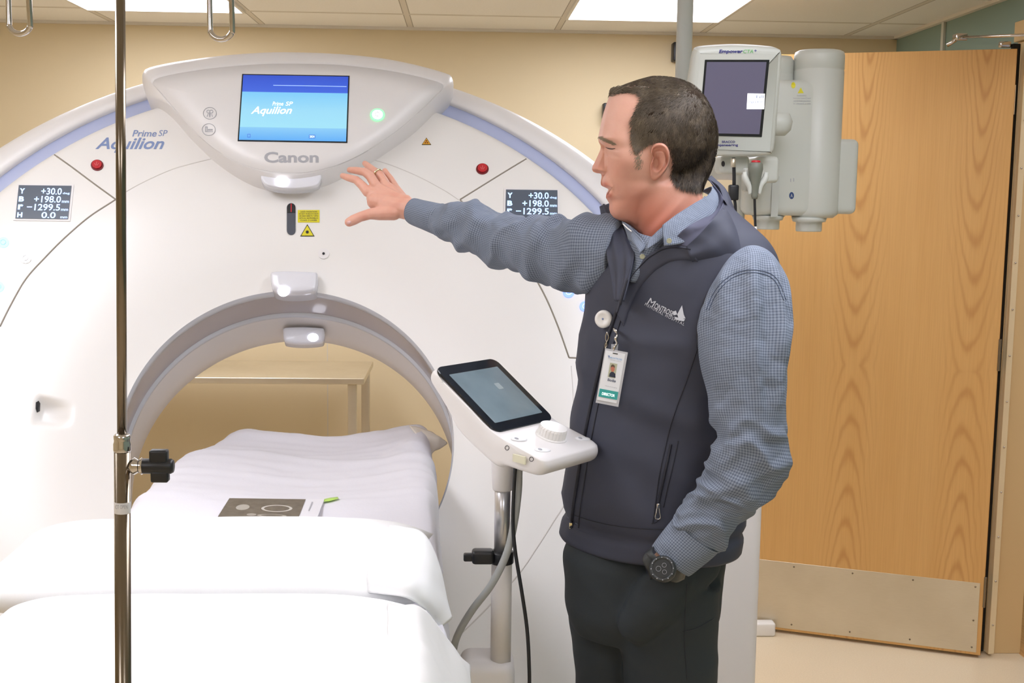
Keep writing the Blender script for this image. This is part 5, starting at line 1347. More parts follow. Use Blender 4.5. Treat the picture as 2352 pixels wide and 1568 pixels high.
# ---------- eyes, lashes, brows
for side in (1, -1):
    P = [head_pt(x, y, headh(x, y)+.6, side) for x, y in crom([(1391, 338), (1398, 341), (1406, 342), (1413, 341)], 14)]
    V, Fc = tube(P, [.0006, .0011, .0010, .0004], 6, 14); mk('eyelashes', V, Fc, mat('lash', (74, 52, 44), .7) if 'lash' not in bpy.data.materials else bpy.data.materials['lash'], man)
def strands(name, pts, m, lw=.00045, parent=man):
    """pts: list of (root, mid, tip, shade) world positions"""
    V = []; Fc = []; A = []
    for r, mi, t, s in pts:
        d = t-r; w = np.cross(d, CO-r); w = w/(np.linalg.norm(w)+1e-9)*lw; n = len(V)
        V += [r-w, r+w, mi-w*.9, mi+w*.9, t]; A += [s*.8, s*.8, s, s, min(1, s*1.15)]; Fc += [[n, n+1, n+3, n+2], [n+2, n+3, n+4]]
    o = mk(name, V, Fc, m, parent, smooth=True); at_ = o.data.attributes.new('shade', 'FLOAT', 'POINT'); at_.data.foreach_set('value', np.array(A, np.float32)); return o
def surfn(x, y, hf, e=2.0):
    p = head_pt(x, y, hf(x, y), 1); px = head_pt(x+e, y, hf(x+e, y), 1); py = head_pt(x, y+e, hf(x, y+e), 1)
    n = np.cross(px-p, py-p); n /= np.linalg.norm(n)+1e-9
    if n[1] > 0: n = -n
    return p, n
pts = []
for i in range(240):
    t = rng.random(); x = 1374+t*34; y = 316+(t*15)+rng.normal()*1.8
    h = headh(x, y)
    for side in (1, -1):
        r = head_pt(x, y, h+.2, side); q = head_pt(x+6+3*t, y-1+3*t, headh(x+6+3*t, y-1+3*t)+1.8, side); pts.append((r, (r+q)/2+[0, -.0006*side, 0], q, .62+.35*rng.random()))
strands('eyebrow', pts, m_hair, .0003)
# ---------- hair
def haircov(x, y):
    if not inpoly(x, y): return 0.0
    return min(1.0, pdist(x, y)/9.0)
def hairh(x, y): return headh(x, y)
Vc, Fcap, XYc = build_head(lambda p: -0.0, 3.4, headh)
keep = [i for i in range(len(Vc))]
cov = np.array([haircov(*p) if p[0] > 0 else 0 for p in XYc])
ok = cov > .15
# sink the margin so that the cap grows out of the skin
cen_ = head_pt(1530, 320, 0, 1)
for i in np.where(cov < 1)[0]:
    d = Vc[i]-cen_; Vc[i] = cen_+d*(1-.035*(1-cov[i]))
for i in np.where(ok)[0]:
    d = Vc[i]-cen_; d /= np.linalg.norm(d); Vc[i] += d*(.0018*nz(*(Vc[i]*60))+.0012*nz(*(Vc[i]*180)))*cov[i]
Fk = [f for f in Fcap if all(ok[j] for j in f)]
used = sorted({j for f in Fk for j in f}); rm = {j: i for i, j in enumerate(used)}
hair = mk('hair', Vc[used], [[rm[j] for j in f] for f in Fk], m_haircap, man)
pts = []
lo_b, hi_b = np.array([1398., 172.]), np.array([1652., 440.])
def flow(x, y):
    """combing direction in px: away from the crown, falling with gravity on the sides"""
    d = np.array([x-1600., y-205.]); r = np.linalg.norm(d)+1; d /= r; k1 = sstep(215, 300, y)
    return d*(1-.55*k1)+np.array([-.12*sstep(1600, 1480, x), 1.0])*.75*k1
cnt = 0
while cnt < 19000:
    x, y = lo_b+rng.random(2)*(hi_b-lo_b)
    c = haircov(x, y)
    if c <= 0 or rng.random() > .35+.65*c: continue
    if math.hypot(x-HC[0], y-HC[1]) > np.interp(math.atan2(y-HC[1], x-HC[0]) % (2*math.pi), th_, RH)-1: continue
    cnt += 1
    f = flow(x, y); f = f/np.linalg.norm(f); a = rng.normal()*(.20+1.2*math.exp(-math.hypot(x-1600, y-205)/16))+.55*nz(x*.03, y*.03, 2); f = np.array([f[0]*math.cos(a)-f[1]*math.sin(a), f[0]*math.sin(a)+f[1]*math.cos(a)])
    ln = (12+rng.random()*13)*(.5+.5*c); lift = 1.5+2.2*rng.random()
    d = dsil(x, y)
    def hh(X, Y, e):
        dd = min(1, max(.0, dsil(X, Y))/9.); return (headh(X, Y)+3.4)*math.sqrt(max(0, 1-(1-dd)**2))+e
    s_ = 1 if rng.random() < .8 else -1
    x1, y1 = x+f[0]*ln*.5, y+f[1]*ln*.5; x2, y2 = x+f[0]*ln, y+f[1]*ln
    # stay in the silhouette
    def clampin(X, Y, m_=-1.5):
        dx, dy = X-HC[0], Y-HC[1]; r = math.hypot(dx, dy); R = float(np.interp(math.atan2(dy, dx) % (2*math.pi), th_, RH))-m_
        return (HC[0]+dx*R/r, HC[1]+dy*R/r) if r > R else (X, Y)
    x1, y1 = clampin(x1, y1); x2, y2 = clampin(x2, y2)
    tuft = nz(x*.09, y*.05, 7); sh = .14+.40*max(0, tuft)+.24*rng.random()**2+.22*sstep(240, 180, y)*sstep(1600, 1500, x)+.22*g(x, y, 1470, 320, 22, 40)  # strands lighter at the top front: highlight painted into their tone
    if y > 330 and x > 1540: sh -= .15
    pts.append((head_pt(x, y, hh(x, y, -1), s_), head_pt(x1, y1, hh(x1, y1, lift*.7), s_), head_pt(x2, y2, hh(x2, y2, lift*.5), s_), min(1, max(0, sh*.72))))
# sideburn stubble
for i in range(150):
    t = rng.random(); x = 1464+t*4+rng.normal()*(7-3*t); y = 338+t*48; h = headh(x, y)
    pts.append((head_pt(x, y, h, 1), head_pt(x-1+rng.normal(), y+3, h+1, 1), head_pt(x-2+rng.normal()*2, y+6, h+1.2, 1), .5+.4*rng.random()))
strands('hair_locks', pts, m_hair, .00034, man)
# fringe edge at forehead: longer forward strands
pts = []
for i in range(1500):
    t = rng.random(); x = 1402+t*72; y = 209+5*math.sin(t*math.pi)*-.3+rng.normal()*3.0+(4 if t > .8 else 0); h = headh(x, y)
    s_ = 1 if rng.random() < .6 else -1; hz = h*rng.random()**.5
    p = head_pt(x+8, y-4, max(0, hz)+2, s_); q = head_pt(x, y, hz+2.5, s_); r = head_pt(max(1399, x-7), y+5+2*rng.random(), hz+1, s_); pts.append((p, q, r, .2+.35*rng.random()))
strands('hair_fringe', pts, m_hair, .00034, man)
# ---------- clothes
def limb(pairs, n=90, m=64, disp=None, closed_caps=(True, True)):
    """pairs: (xt,yt,xb,yb,Y,depth_half) -> smooth rings following the traced outline"""
    A = np.array([[*aY(p[0], p[1], p[4]), *aY(p[2], p[3], p[4]), p[5]] for p in pairs]); A = crom(A, n)
    C_ = (A[:, :3]+A[:, 3:6])/2; T = np.gradient(C_, axis=0); T /= np.linalg.norm(T, axis=1)[:, None]
    s = np.r_[0, np.cumsum(np.linalg.norm(np.diff(C_, axis=0), axis=1))]; R = []
    for i in range(n):
        e1_ = (A[i, :3]-A[i, 3:6])/2; e2_ = np.cross(T[i], e1_); e2_ /= np.linalg.norm(e2_); ring = []
        if e2_[1] > 0: e2_ = -e2_                 # e2 faces the camera
        L1 = np.linalg.norm(e1_)
        for j in range(m):
            t = 2*math.pi*j/m; d = e1_*math.cos(t)+e2_*A[i, 6]*math.sin(t)
            dn = d/np.linalg.norm(d); w = disp(s[i]/s[-1], t, C_[i]+d, i/(n-1)) if disp else 0
            ring.append(C_[i]+d+dn*w)
        R.append(ring)
    R = np.array(R)
    for _ in range(4 if disp else 0): R[1:-1] = .25*R[:-2]+.5*R[1:-1]+.25*R[2:]; R = .2*np.roll(R, 1, 1)+.6*R+.2*np.roll(R, -1, 1)
    return R
def ridg(v): return 1-abs(v)*2
# torso rings
TR = [(455, 1575, .066, .066), (490, 1578, .095, .085), (520, 1579, .126, .098), (552, 1580, .155, .107), (592, 1577, .176, .118), (650, 1569, .192, .127), (750, 1557, .189, .135), (900, 1532, .181, .138), (1050, 1510, .182, .136), (1150, 1493, .176, .134), (1240, 1484, .178, .138)]
aS = np.array([math.cos(math.radians(45)), -math.sin(math.radians(45)), 0]); aC = np.array([-aS[0], aS[1], 0])*-1
aC = np.array([-.7071, -.7071, 0]); aS = np.array([.7071, -.7071, 0])
def torso(scale=1.0, n=120, m=120, disp=None, TRt=TR, pw=2.02):
    A = crom(np.array(TRt, float), n); R = []
    for i in range(n):
        y, cx, a, b = A[i]; c = aY(cx, y, YM); ring = []
        for j in range(m):
            t = 2*math.pi*j/m; ct_, st_ = math.cos(t), math.sin(t); q = (abs(ct_)**pw+abs(st_)**pw)**(-1/pw)
            d = (aS*ct_*a+aC*st_*b)*q*scale; w = disp(y, t, c+d) if disp else 0
            ring.append(c+d*(1+w/max(.01, np.linalg.norm(d))))
        R.append(ring)
    return np.array(R)
def vdisp(y, t, p):
    f = sstep(520, 640, y)
    w = .0045*nz(p[0]*7+1, p[2]*5, p[1]*7)+.003*nz(p[0]*14, p[2]*9, 4)
    # soft folds: diagonal pulls under the arm, pouch folds at the waist
    w += .011*max(0, ridg(nz(p[0]*4+p[2]*6, p[2]*3.0-p[0]*3, 2.2))-.35)*sstep(640, 820, y)
    w += .008*math.sin(p[2]*46+p[0]*30+3*nz(p[0]*4, p[2]*4))*g(0, y, 0, 1010, 1, 90)*.6
    w -= .006*math.exp(-((y-1196)/10)**2)
    return w*f
Rt = torso(1.0, disp=vdisp)
hemR = Rt[-1]; c = hemR.mean(0); Rt = np.concatenate([Rt, [c+(hemR-c)*.985-[0, 0, .004]], [c+(hemR-c)*.95-[0, 0, .002]], [c+(hemR-c)*.94+[0, 0, .03]]])
Vt, Ft = loft(Rt, (False, False)); BT = bvh(Vt, Ft); uvt = loft_uv(Rt)
def topx(P):
    q = P-CO; zf = q@cf; return np.stack([1176+F*(q@cr_)/zf, 784-F*(q@cu_)/zf], -1)
opening = [(1436, 652), (1400, 600), (1380, 560), (1370, 480), (1420, 430), (1500, 400), (1640, 400), (1670, 472), (1628, 515), (1596, 545), (1584, 567), (1542, 562), (1517, 572), (1493, 590), (1473, 609), (1455, 632), (1440, 656)]
OP = np.array(opening, float); ctr = topx(Vt); fc = np.array([Vt[f].mean(0) for f in Ft]); fcp = topx(fc); mid_ = aY(1560, 600, YM)
keepF = []
for f, p3, p2 in zip(Ft, fc, fcp):
    if p2[1] < 675 and ((p3-mid_)@aC) > -.03 and inpoly(p2[0], p2[1], OP): continue
    if p2[1] < 450: continue
    keepF.append(f)
vest = mk('vest', Vt, keepF, m_vest, man, uv=uvt)
# shirt body under the vest
Rs = torso(.955, 70, 90, None, [t for t in TR if t[0] < 700]+[(1245, 1488, .183, .137)]) if 0 else torso(.90, 90, 90, lambda y, t, p: .0025*nz(p[0]*20, p[2]*20, p[1]*20), TR)
Vs_, Fs_ = loft(Rs, (False, False)); k0 = topx(np.array([Vs_[f].mean(0) for f in Fs_])); shirt = mk('shirt', Vs_, [f for f, p in zip(Fs_, k0) if p[1] > 556], m_shirt, man, uv=loft_uv(Rs)); BSH = bvh(Vs_, Fs_)
# shirt tail showing below the vest at front left and at the back
TT = [(1190, 1487, .166, .124), (1215, 1486, .166, .124), (1236, 1485, .164, .122)]
Rq = torso(1.0, 12, 100, lambda y, t, p: .004*nz(p[0]*25, p[1]*25, y*.01), TT); V, Fc = loft(Rq, (False, False)); mk('shirt_hem', V, Fc, m_shirt, shirt, uv=loft_uv(Rq))
def fold(a, b, p): return .003*nz(p[0]*22, p[2]*22, p[1]*22)
def cpatch(name, rows, m, parent, nu=24, nv=40, th=.0022, disp=fold):
    V, Fc, uv = patch([[aY(*q) for q in r] for r in rows], nu, nv, th, disp); return mk(name, V, Fc, m, parent, uv=uv)
# shirt front panel in the V
cpatch('placket', [[(1432, 508, 2.190), (1470, 536, 2.130), (1510, 545, 2.100), (1550, 548, 2.103), (1585, 552, 2.125)],
                   [(1440, 545, 2.165), (1465, 560, 2.120), (1492, 566, 2.095), (1530, 572, 2.093), (1560, 575, 2.125)],
                   [(1440, 590, 2.140), (1455, 600, 2.110), (1475, 605, 2.090), (1500, 608, 2.093), (1520, 606, 2.125)],
                   [(1436, 640, 2.125), (1444, 645, 2.105), (1452, 648, 2.092), (1466, 646, 2.098), (1480, 640, 2.125)]], m_shirt, shirt, 24, 30)
# near leaf of the shirt collar
cpatch('shirt_collar', [[(1612, 436, 2.249), (1637, 428, 2.219), (1626, 448, 2.169), (1592, 468, 2.124), (1556, 491, 2.092), (1522, 516, 2.069)],
                        [(1630, 446, 2.254), (1650, 448, 2.204), (1634, 478, 2.144), (1598, 502, 2.099), (1562, 524, 2.072), (1524, 540, 2.054)],
                        [(1645, 470, 2.249), (1660, 480, 2.194), (1644, 512, 2.134), (1606, 538, 2.084), (1570, 556, 2.054), (1526, 564, 2.046)]], m_shirt, shirt, 18, 44, .003, lambda a, b, p: .0012*nz(p[0]*30, p[2]*30, 1))
cpatch('collar_stand', [[(1620, 450, 2.214), (1600, 470, 2.154), (1560, 498, 2.119), (1518, 522, 2.099), (1490, 548, 2.089)], [(1625, 475, 2.214), (1600, 500, 2.144), (1560, 525, 2.104), (1520, 548, 2.079), (1484, 572, 2.069)]], m_shirt, shirt, 8, 30)
cpatch('shirt_collar', [[(1428, 508, 2.179), (1445, 520, 2.144), (1470, 545, 2.114)], [(1434, 528, 2.164), (1452, 540, 2.129), (1482, 566, 2.099)], [(1442, 550, 2.144), (1456, 560, 2.114), (1470, 580, 2.089)]], m_shirt, shirt, 10, 16)
V, Fc = tube([aY(1431, 514, 2.142), aY(1440, 523, 2.122), aY(1450, 531, 2.108)], .0011, 6, 8); mk('collar_lining', V, Fc, m_white, shirt)
BSW = bvh(*patch([[aY(*q) for q in r] for r in [[(1440, 545, 2.13), (1492, 566, 2.055), (1580, 572, 2.02)], [(1436, 640, 2.09), (1452, 648, 2.055), (1500, 640, 2.03)]]], 8, 8, .001)[:2])
for (x, y, Y) in ((1475.5, 589, 2.084), (1537, 553, 2.04)):
    c = aY(x, y, Y); V, Fc = lathe([(.0042, 0), (.0046, .0008), (.0042, .0018), (.003, .0014)], c, CO-c, 20); mk('shirt_button', V, Fc, mat('pearl_button', (176, 176, 150), .25) if 'pearl_button' not in bpy.data.materials else bpy.data.materials['pearl_button'], shirt)
# vest collar near side and far flap
def onv(x, y, o):
    h_ = hit(BT, x, y, 0)
    return (x, y, (h_[1] if h_ is not None else 2.1)-o)
edgeC = [(1626, 410, 2.255), (1652, 430, 2.215), (1660, 466, 2.155), onv(1640, 500, .024), onv(1608, 536, .020), onv(1576, 566, .014)]
cpatch('collar_facing', [[(1634, 440, 2.22), (1650, 462, 2.185), (1640, 488, 2.135), (1604, 506, 2.085), (1574, 524, 2.055), onv(1540, 558, .012)],
                         [(1642, 436, 2.22), (1654, 458, 2.18), (1652, 482, 2.135), onv(1624, 510, .016), onv(1594, 534, .014), onv(1560, 564, .012)], edgeC[0:1]+[(1655, 445, 2.19), (1661, 466, 2.152)]+[onv(1640, 501, .022), onv(1608, 537, .018), onv(1584, 569, .012)]], m_vestl, vest, 20, 44, .002, lambda a, b, p: .0)
cpatch('vest_collar', [edgeC,
                       [(1632, 404, 2.27), (1664, 430, 2.225), (1675, 466, 2.165), onv(1662, 505, .018), onv(1628, 546, .014), onv(1578, 572, .0135)],
                       [(1637, 410, 2.28), (1674, 452, 2.235), (1690, 492, 2.175), onv(1688, 530, .008), onv(1652, 568, .008), onv(1584, 588, .0125)],
                       [(1645, 475, 2.27), (1690, 525, 2.215), (1712, 552, 2.17), onv(1712, 578, -.008), onv(1672, 604, -.008), onv(1592, 606, -.004)]], m_vest, vest, 34, 60, .003, lambda a, b, p: .0)
lap = [(1584, 567), (1550, 563), (1523, 566), (1500, 578), (1482, 591), (1453, 623), (1436, 652), (1424, 684), (1414, 715)]
def shifted(d, o): return [onv(x+d*.55, y+d, o) for x, y in lap]
cpatch('vest_lapel', [shifted(0, .012), shifted(7, .013), shifted(18, .009), shifted(30, .004), shifted(40, -.006)], m_vest, vest, 24, 70, .003, lambda a, b, p: 0)
V, Fc = tube([aY(*q) for q in shifted(5, .0145)], .0008, 6, 60); mk('lapel_stitch', V, Fc, m_vestd, vest)
cpatch('vest_collar', [[(1376, 476, 2.26), (1381, 502, 2.235), (1388, 540, 2.20), (1396, 590, 2.155), (1404, 640, 2.12), (1410, 690, 2.09)],
                       [(1382, 470, 2.245), (1394, 500, 2.22), (1405, 540, 2.18), (1414, 590, 2.135), (1420, 640, 2.105), (1419, 690, 2.08)],
                       [(1392, 467, 2.25), (1412, 500, 2.22), (1428, 540, 2.17), (1436, 585, 2.12), (1436, 640, 2.09), (1426, 690, 2.07)],
                       [(1404, 467, 2.26), (1428, 505, 2.22), (1444, 548, 2.165), (1457, 578, 2.115), (1443, 635, 2.082), (1428, 690, 2.066)]], m_vest, vest, 26, 50, .004, lambda a, b, p: .004*math.sin(b*3+a*16)*.4+.002*nz(p[0]*12, p[2]*12, 3))
BV2 = BT
def vline(name, px, r, m, n=50, off=.0006, parent=None):
    P = [hit(BV2, a[0], a[1], off) for a in crom(px, n)]; P = [p for p in P if p is not None]
    V, Fc = tube(P, r, 8); return mk(name, V, Fc, m, parent or vest)
zl = [(1424, 700), (1412, 730), (1396, 780), (1380, 840), (1364, 905), (1350, 970), (1337, 1040), (1326, 1110), (1317, 1170), (1313, 1213)]
vline('zip_flap', zl, .0035, m_vestd, 70, .001)
vline('zip_flap', [(x+16, y) for x, y in zl], .0012, m_vestd, 70)
zp = aY(1440, 652, 2.06); V, Fc = tube([aY(1441, 640, 2.062), aY(1432, 672, 2.06), aY(1424, 700, 2.062)], .0022, 8, 12); mk('zip_teeth', V, Fc, m_vestd, vest)
vline('vest_seam', [(1602, 800), (1592, 830), (1575, 880), (1556, 930), (1540, 980), (1528, 1030), (1517, 1080), (1508, 1140), (1500, 1200)], .0010, m_vestd)
vline('pocket_zip', [(1541, 1020), (1533, 1060), (1522, 1110), (1511, 1160)], .0026, m_vestd)
vline('pocket_seam', [(1558, 1012), (1548, 1060), (1536, 1110), (1524, 1165)], .0009, m_vestd)
vline('armhole_piping', [(1604, 800), (1604, 760), (1612, 715), (1630, 670), (1655, 634), (1690, 605), (1725, 592), (1760, 602), (1785, 628)], .0035, m_vestd, 60)
vline('hem_stitch', [(1312, 1180), (1360, 1196), (1420, 1208), (1480, 1214), (1540, 1214), (1600, 1206)], .0008, m_vestd)
# zipper pulls
def pull(x, y, nm='zip_pull'):
    c = hit(BV2, x, y, .004); s = .00075
    P = [c+np.array([dx*s, -.001, -dy*s]) for dx, dy in ((-2, -12), (-4, 4), (-6, 14), (-3, 19), (3, 19), (6, 14), (4, 4), (2, -12))]
    V, Fc = merge(tube(P, .0012, 8, 40, closed=False), rbox(c+[-.003, -.003, .004], c+[.003, .003, .013], .001)); mk(nm, V, Fc, m_chrome, vest)
pull(1512, 1172)
c = hit(BV2, 1497, 1202, .002); V, Fc = tube([c, c+[.008, 0, .003], c+[.014, 0, .009]], .0008, 6, 8); mk('drawcord', V, Fc, m_vestd, vest)
c = hit(BV2, 1314, 1208, .003); V, Fc = rbox(c-[.003, .002, .006], c+[.003, .002, .005], .001); mk('zip_pull', V, Fc, m_gold, vest)
# embroidered lettering
def tilted(x0, y0, x1, y1, h0, h1):
    d = np.array([x1-x0, y1-y0], float); L_ = np.linalg.norm(d); d /= L_; n = np.array([-d[1], d[0]])
    n = n*.8+np.array([-.25, .6])*.35; n /= np.linalg.norm(n); a, b = np.array([x0, y0]), np.array([x1, y1]); return [tuple(a-n*h0), tuple(b-n*h1), tuple(b), tuple(a)]
text('vest_lettering', 'M', tilted(1486, 698, 1501, 706, 17, 15), BV2, m_print, vest, 0, .1, off=.0012)
text('vest_lettering', 'ONTROSE', tilted(1502, 708, 1545, 727, 14, 12), BV2, m_print, vest, .01, 0, off=.0012)
text('vest_lettering', 'MEMORIAL', tilted(1481, 701, 1523, 724, 7, 6), BV2, m_print, vest, .0, 0, 1.3, off=.0012)
text('vest_lettering', 'HOSPITAL', tilted(1528, 727, 1571, 748, 7, 7), BV2, m_print, vest, .0, 0, 1.3, off=.0012)
P = [polypx([(1567, 701), (1571, 722), (1575, 731), (1560, 733), (1556, 722)], BV2, .0012, .0004), polypx([(1546, 716), (1553, 713), (1556, 722), (1548, 724)], BV2, .0012, .0004), polypx([(1549, 727), (1574, 733), (1571, 738), (1553, 734)], BV2, .0012, .0004)]
V, Fc = merge(*P); mk('vest_emblem', V, Fc, m_print, vest, smooth=False)
# ---------- right (far) sleeve
def sd1(s, t, p, i):
    # creases: ridged noise stretched round the arm and skewed, sharpest about the elbow
    a = s*9+.9*math.sin(t+.6)+1.2*nz(s*3, math.cos(t)*.8, 7); r1 = ridg(nz(a, math.cos(t)*.45, math.sin(t)*.45+3))
    b_ = s*15-1.3*math.cos(t)+1.5*nz(s*4, math.sin(t), 1); r2 = ridg(nz(b_, math.cos(t)*.7+5, math.sin(t)*.7))
    w = .011*(max(0, r1)**2-.45)+.006*(max(0, r2)**3-.3)
    w = w*1.35
    return w*sstep(0, .1, s)*(1-sstep(.90, 1.0, s)*.7)
ps = [(1440, 500, 1420, 660, 2.215, .065), (1395, 488, 1390, 676, 2.235, .068), (1350, 492, 1350, 674, 2.265, .068), (1305, 506, 1302, 664, 2.30, .066), (1272, 502, 1250, 648, 2.335, .064), (1228, 499, 1196, 634, 2.375, .060), (1190, 498, 1155, 622, 2.41, .056), (1148, 487, 1112, 606, 2.445, .053), (1108, 469, 1066, 578, 2.485, .050), (1068, 466, 1030, 556, 2.52, .046), (1036, 471, 1007, 541, 2.545, .041), (1026, 471, 999, 537, 2.553, .038)]
Rr1 = limb(ps, 170, 84, sd1); V, Fc = loft(Rr1, (True, True)); mk('sleeve', V, Fc, m_shirt, shirt, uv=loft_uv(Rr1))
pc = [(1034, 470, 1008, 543, 2.547, .039), (1018, 468, 1000, 540, 2.555, .038), (990, 463, 972, 528, 2.578, .036), (962, 456, 947, 517, 2.60, .034), (956, 455, 941, 513, 2.604, .033)]
Rc = limb(pc, 40, 72, lambda s, t, p, i: .0008*nz(p[0]*40, p[2]*40, p[1]*40)); c = Rc[-1].mean(0)
Rc = np.concatenate([Rc, [c+(Rc[-1]-c)*.95], [c+(Rc[-1]-c)*.90-(Rc[-1].mean(0)-Rc[-3].mean(0))*2]]); V, Fc = loft(Rc, (False, False)); cuff = mk('cuff', V, Fc, m_shirt, shirt, uv=loft_uv(Rc, (.001, .002)))
# ---------- left (near) sleeve
def sd2(s, t, p, i):
    w = .003*nz(s*9, math.cos(t)*1.5, 1.3)
    up = 1-sstep(.45, .62, s); ct_, st_ = math.cos(t), math.sin(t)
    # long hanging folds on the upper arm, crumpled ones from the elbow down
    w += up*.016*(max(0, ridg(nz(ct_*2.6+s*1.1, st_*2.6-s*.8, s*1.1+2)))**2-.4)*sstep(.03, .15, s)
    a = s*13+1.1*math.sin(t-.4)+1.3*nz(s*5, ct_, 4); r1 = ridg(nz(a, ct_*.5, st_*.5+9)); b_ = s*24-1.0*ct_+1.2*nz(s*7, st_, 2); r2 = ridg(nz(b_, ct_*.8, st_*.8+4))
    w += (1-up)*(.015*(max(0, r1)**2-.45)+.006*(max(0, r2)**2-.4))
    return w
pl = [(1668, 612, 1765, 600, 2.055, .045), (1645, 640, 1792, 628, 2.035, .062), (1622, 690, 1808, 676, 2.01, .070), (1611, 755, 1816, 745, 1.985, .070), (1614, 835, 1808, 830, 1.965, .067), (1625, 915, 1806, 915, 1.95, .064), (1636, 990, 1807, 1000, 1.94, .061), (1640, 1030, 1803, 1070, 1.935, .060), (1622, 1072, 1778, 1120, 1.935, .058), (1604, 1110, 1735, 1160, 1.94, .054), (1578, 1148, 1700, 1205, 1.943, .050), (1556, 1180, 1664, 1246, 1.946, .046), (1543, 1198, 1646, 1266, 1.948, .043)]
Rl = limb(pl, 200, 90, sd2); c = Rl[0].mean(0); Rl = np.concatenate([[c+(Rl[0]-c)*.3+[0, .004, .008]], [c+(Rl[0]-c)*.8+[0, 0, .004]], Rl]); V, Fc = loft(Rl, (True, True)); mk('sleeve', V, Fc, m_shirt, shirt, uv=loft_uv(Rl)); BSL = bvh(V, Fc)
for q_ in ([(1622, 712), (1640, 672), (1668, 640), (1706, 622), (1750, 622), (1784, 640), (1806, 690)], [(1628, 712), (1646, 675), (1672, 645), (1708, 628), (1748, 628), (1780, 645), (1800, 690)]):
    P_q = [p for p in (hit(BSL, a[0], a[1], .0004) for a in crom(q_, 50)) if p is not None]; Vq, Fq = tube(P_q, .0006, 6); mk('yoke_seam', Vq, Fq, mat('seam_blue', (80, 92, 116), .8) if 'seam_blue' not in bpy.data.materials else bpy.data.materials['seam_blue'], shirt)
pc = [(1548, 1190, 1652, 1262, 1.947, .044), (1538, 1203, 1638, 1276, 1.948, .043), (1518, 1228, 1612, 1296, 1.949, .041), (1502, 1250, 1588, 1316, 1.95, .040), (1498, 1256, 1582, 1320, 1.95, .0395)]
Rc = limb(pc, 30, 72, lambda s, t, p, i: .0010*nz(p[0]*40, p[2]*40, p[1]*40)); c = Rc[-1].mean(0)
Rc = np.concatenate([Rc, [c+(Rc[-1]-c)*.95], [c+(Rc[-1]-c)*.9-(Rc[-1].mean(0)-Rc[-3].mean(0))*2]]); V, Fc = loft(Rc, (False, False)); mk('cuff', V, Fc, m_shirt, shirt, uv=loft_uv(Rc, (.001, .002)))
BCU = bvh(V, Fc)
# ---------- trousers
def ring_e(x0, x1, y, Y, b, n=48, rot=0.0):
    a0, a1 = aY(x0, y, Y), aY(x1, y, Y); c = (a0+a1)/2; a = np.linalg.norm(a1-a0)/2
    return np.array([c+EX*a*math.cos(t)+EY*b*math.sin(t) for t in np.linspace(0, 2*math.pi, n+1)[:-1]])
def loft_px(L_, n=60, m=48, disp=None):
    A = crom(np.array(L_, float), n); R = []
    for x0, x1, z, Y, b in A:
        c = np.array([(x0+x1)/2, Y, z]); R.append([c+EX*((x1-x0)/2)*math.cos(t)+EY*b*math.sin(t) for t in np.linspace(0, 2*math.pi, m+1)[:-1]])
    R = np.array(R)
    if disp:
        for i in range(len(R)):
            c = R[i].mean(0)
            for j in range(m): d = R[i, j]-c; d /= np.linalg.norm(d); R[i, j] += d*disp(R[i, j], i/(n-1))
    return loft(R)
def pz(x0, x1, y, Y, b): a0, a1 = aY(x0, y, Y), aY(x1, y, Y); return (a0[0], a1[0], (a0[2]+a1[2])/2, Y, b)
def pd(p, s): return .004*nz(p[0]*12, p[2]*16, p[1]*12)+.003*ridg(nz(p[0]*9+p[2]*8, p[2]*11, 2))
hips = loft_px([pz(1330, 1630, 1205, YM, .100), pz(1312, 1652, 1238, YM, .116), pz(1297, 1664, 1280, YM, .130), pz(1300, 1656, 1340, YM, .128), pz(1304, 1648, 1400, YM, .122), pz(1325, 1630, 1450, YM, .10)], 50, 72, pd)
k_ = lambda x, y, Y: aY(x, y, Y)[0]
farleg = loft_px([pz(1300, 1480, 1330, 2.23, .085), pz(1306, 1478, 1400, 2.235, .088), pz(1316, 1470, 1480, 2.24, .086), pz(1326, 1462, 1568, 2.245, .082), (k_(1340, 1568, 2.24), k_(1462, 1568, 2.24), .48, 2.25, .066), (k_(1350, 1568, 2.24), k_(1455, 1568, 2.24), .25, 2.26, .058), (k_(1345, 1568, 2.24), k_(1460, 1568, 2.24), .06, 2.26, .062)], 90, 56, pd)
nearleg = loft_px([pz(1400, 1654, 1330, 2.12, .098), pz(1405, 1646, 1400, 2.12, .098), pz(1420, 1640, 1470, 2.12, .094), pz(1440, 1642, 1568, 2.12, .088), (k_(1455, 1568, 2.12), k_(1620, 1568, 2.12), .48, 2.13, .070), (k_(1470, 1568, 2.12), k_(1610, 1568, 2.12), .25, 2.14, .060), (k_(1465, 1568, 2.12), k_(1615, 1568, 2.12), .06, 2.14, .064)], 90, 56, pd)
hb_ = cones([(aY(1512, 1345, 2.035), .034, aY(1490, 1385, 2.04), .04), (aY(1560, 1325, 2.03), .030, aY(1505, 1385, 2.035), .046), (aY(1505, 1385, 2.035), .046, aY(1466, 1430, 2.05), .038), (aY(1600, 1290, 2.07), .045, aY(1540, 1350, 2.05), .045)])
TV, TF = remesh(*merge(hips, farleg, nearleg, hb_), .0055, 5, .5)
tr = mk('trousers', TV, TF, m_pant, man); BTR = bvh(TV, TF)
P = [hit(BTR, x, y, .0008) for x, y in crom([(1466, 1262), (1478, 1290), (1496, 1330)], 14)]; V, Fc = tube([p for p in P if p is not None], .002, 8); mk('pocket_edge', V, Fc, m_vestd, tr)
P = [hit(BTR, x, y, .0004) for x, y in crom([(1578, 1340), (1574, 1400), (1572, 1470), (1578, 1560)], 30)]; V, Fc = tube([p for p in P if p is not None], .0007, 6); mk('side_seam', V, Fc, m_vestd, tr)
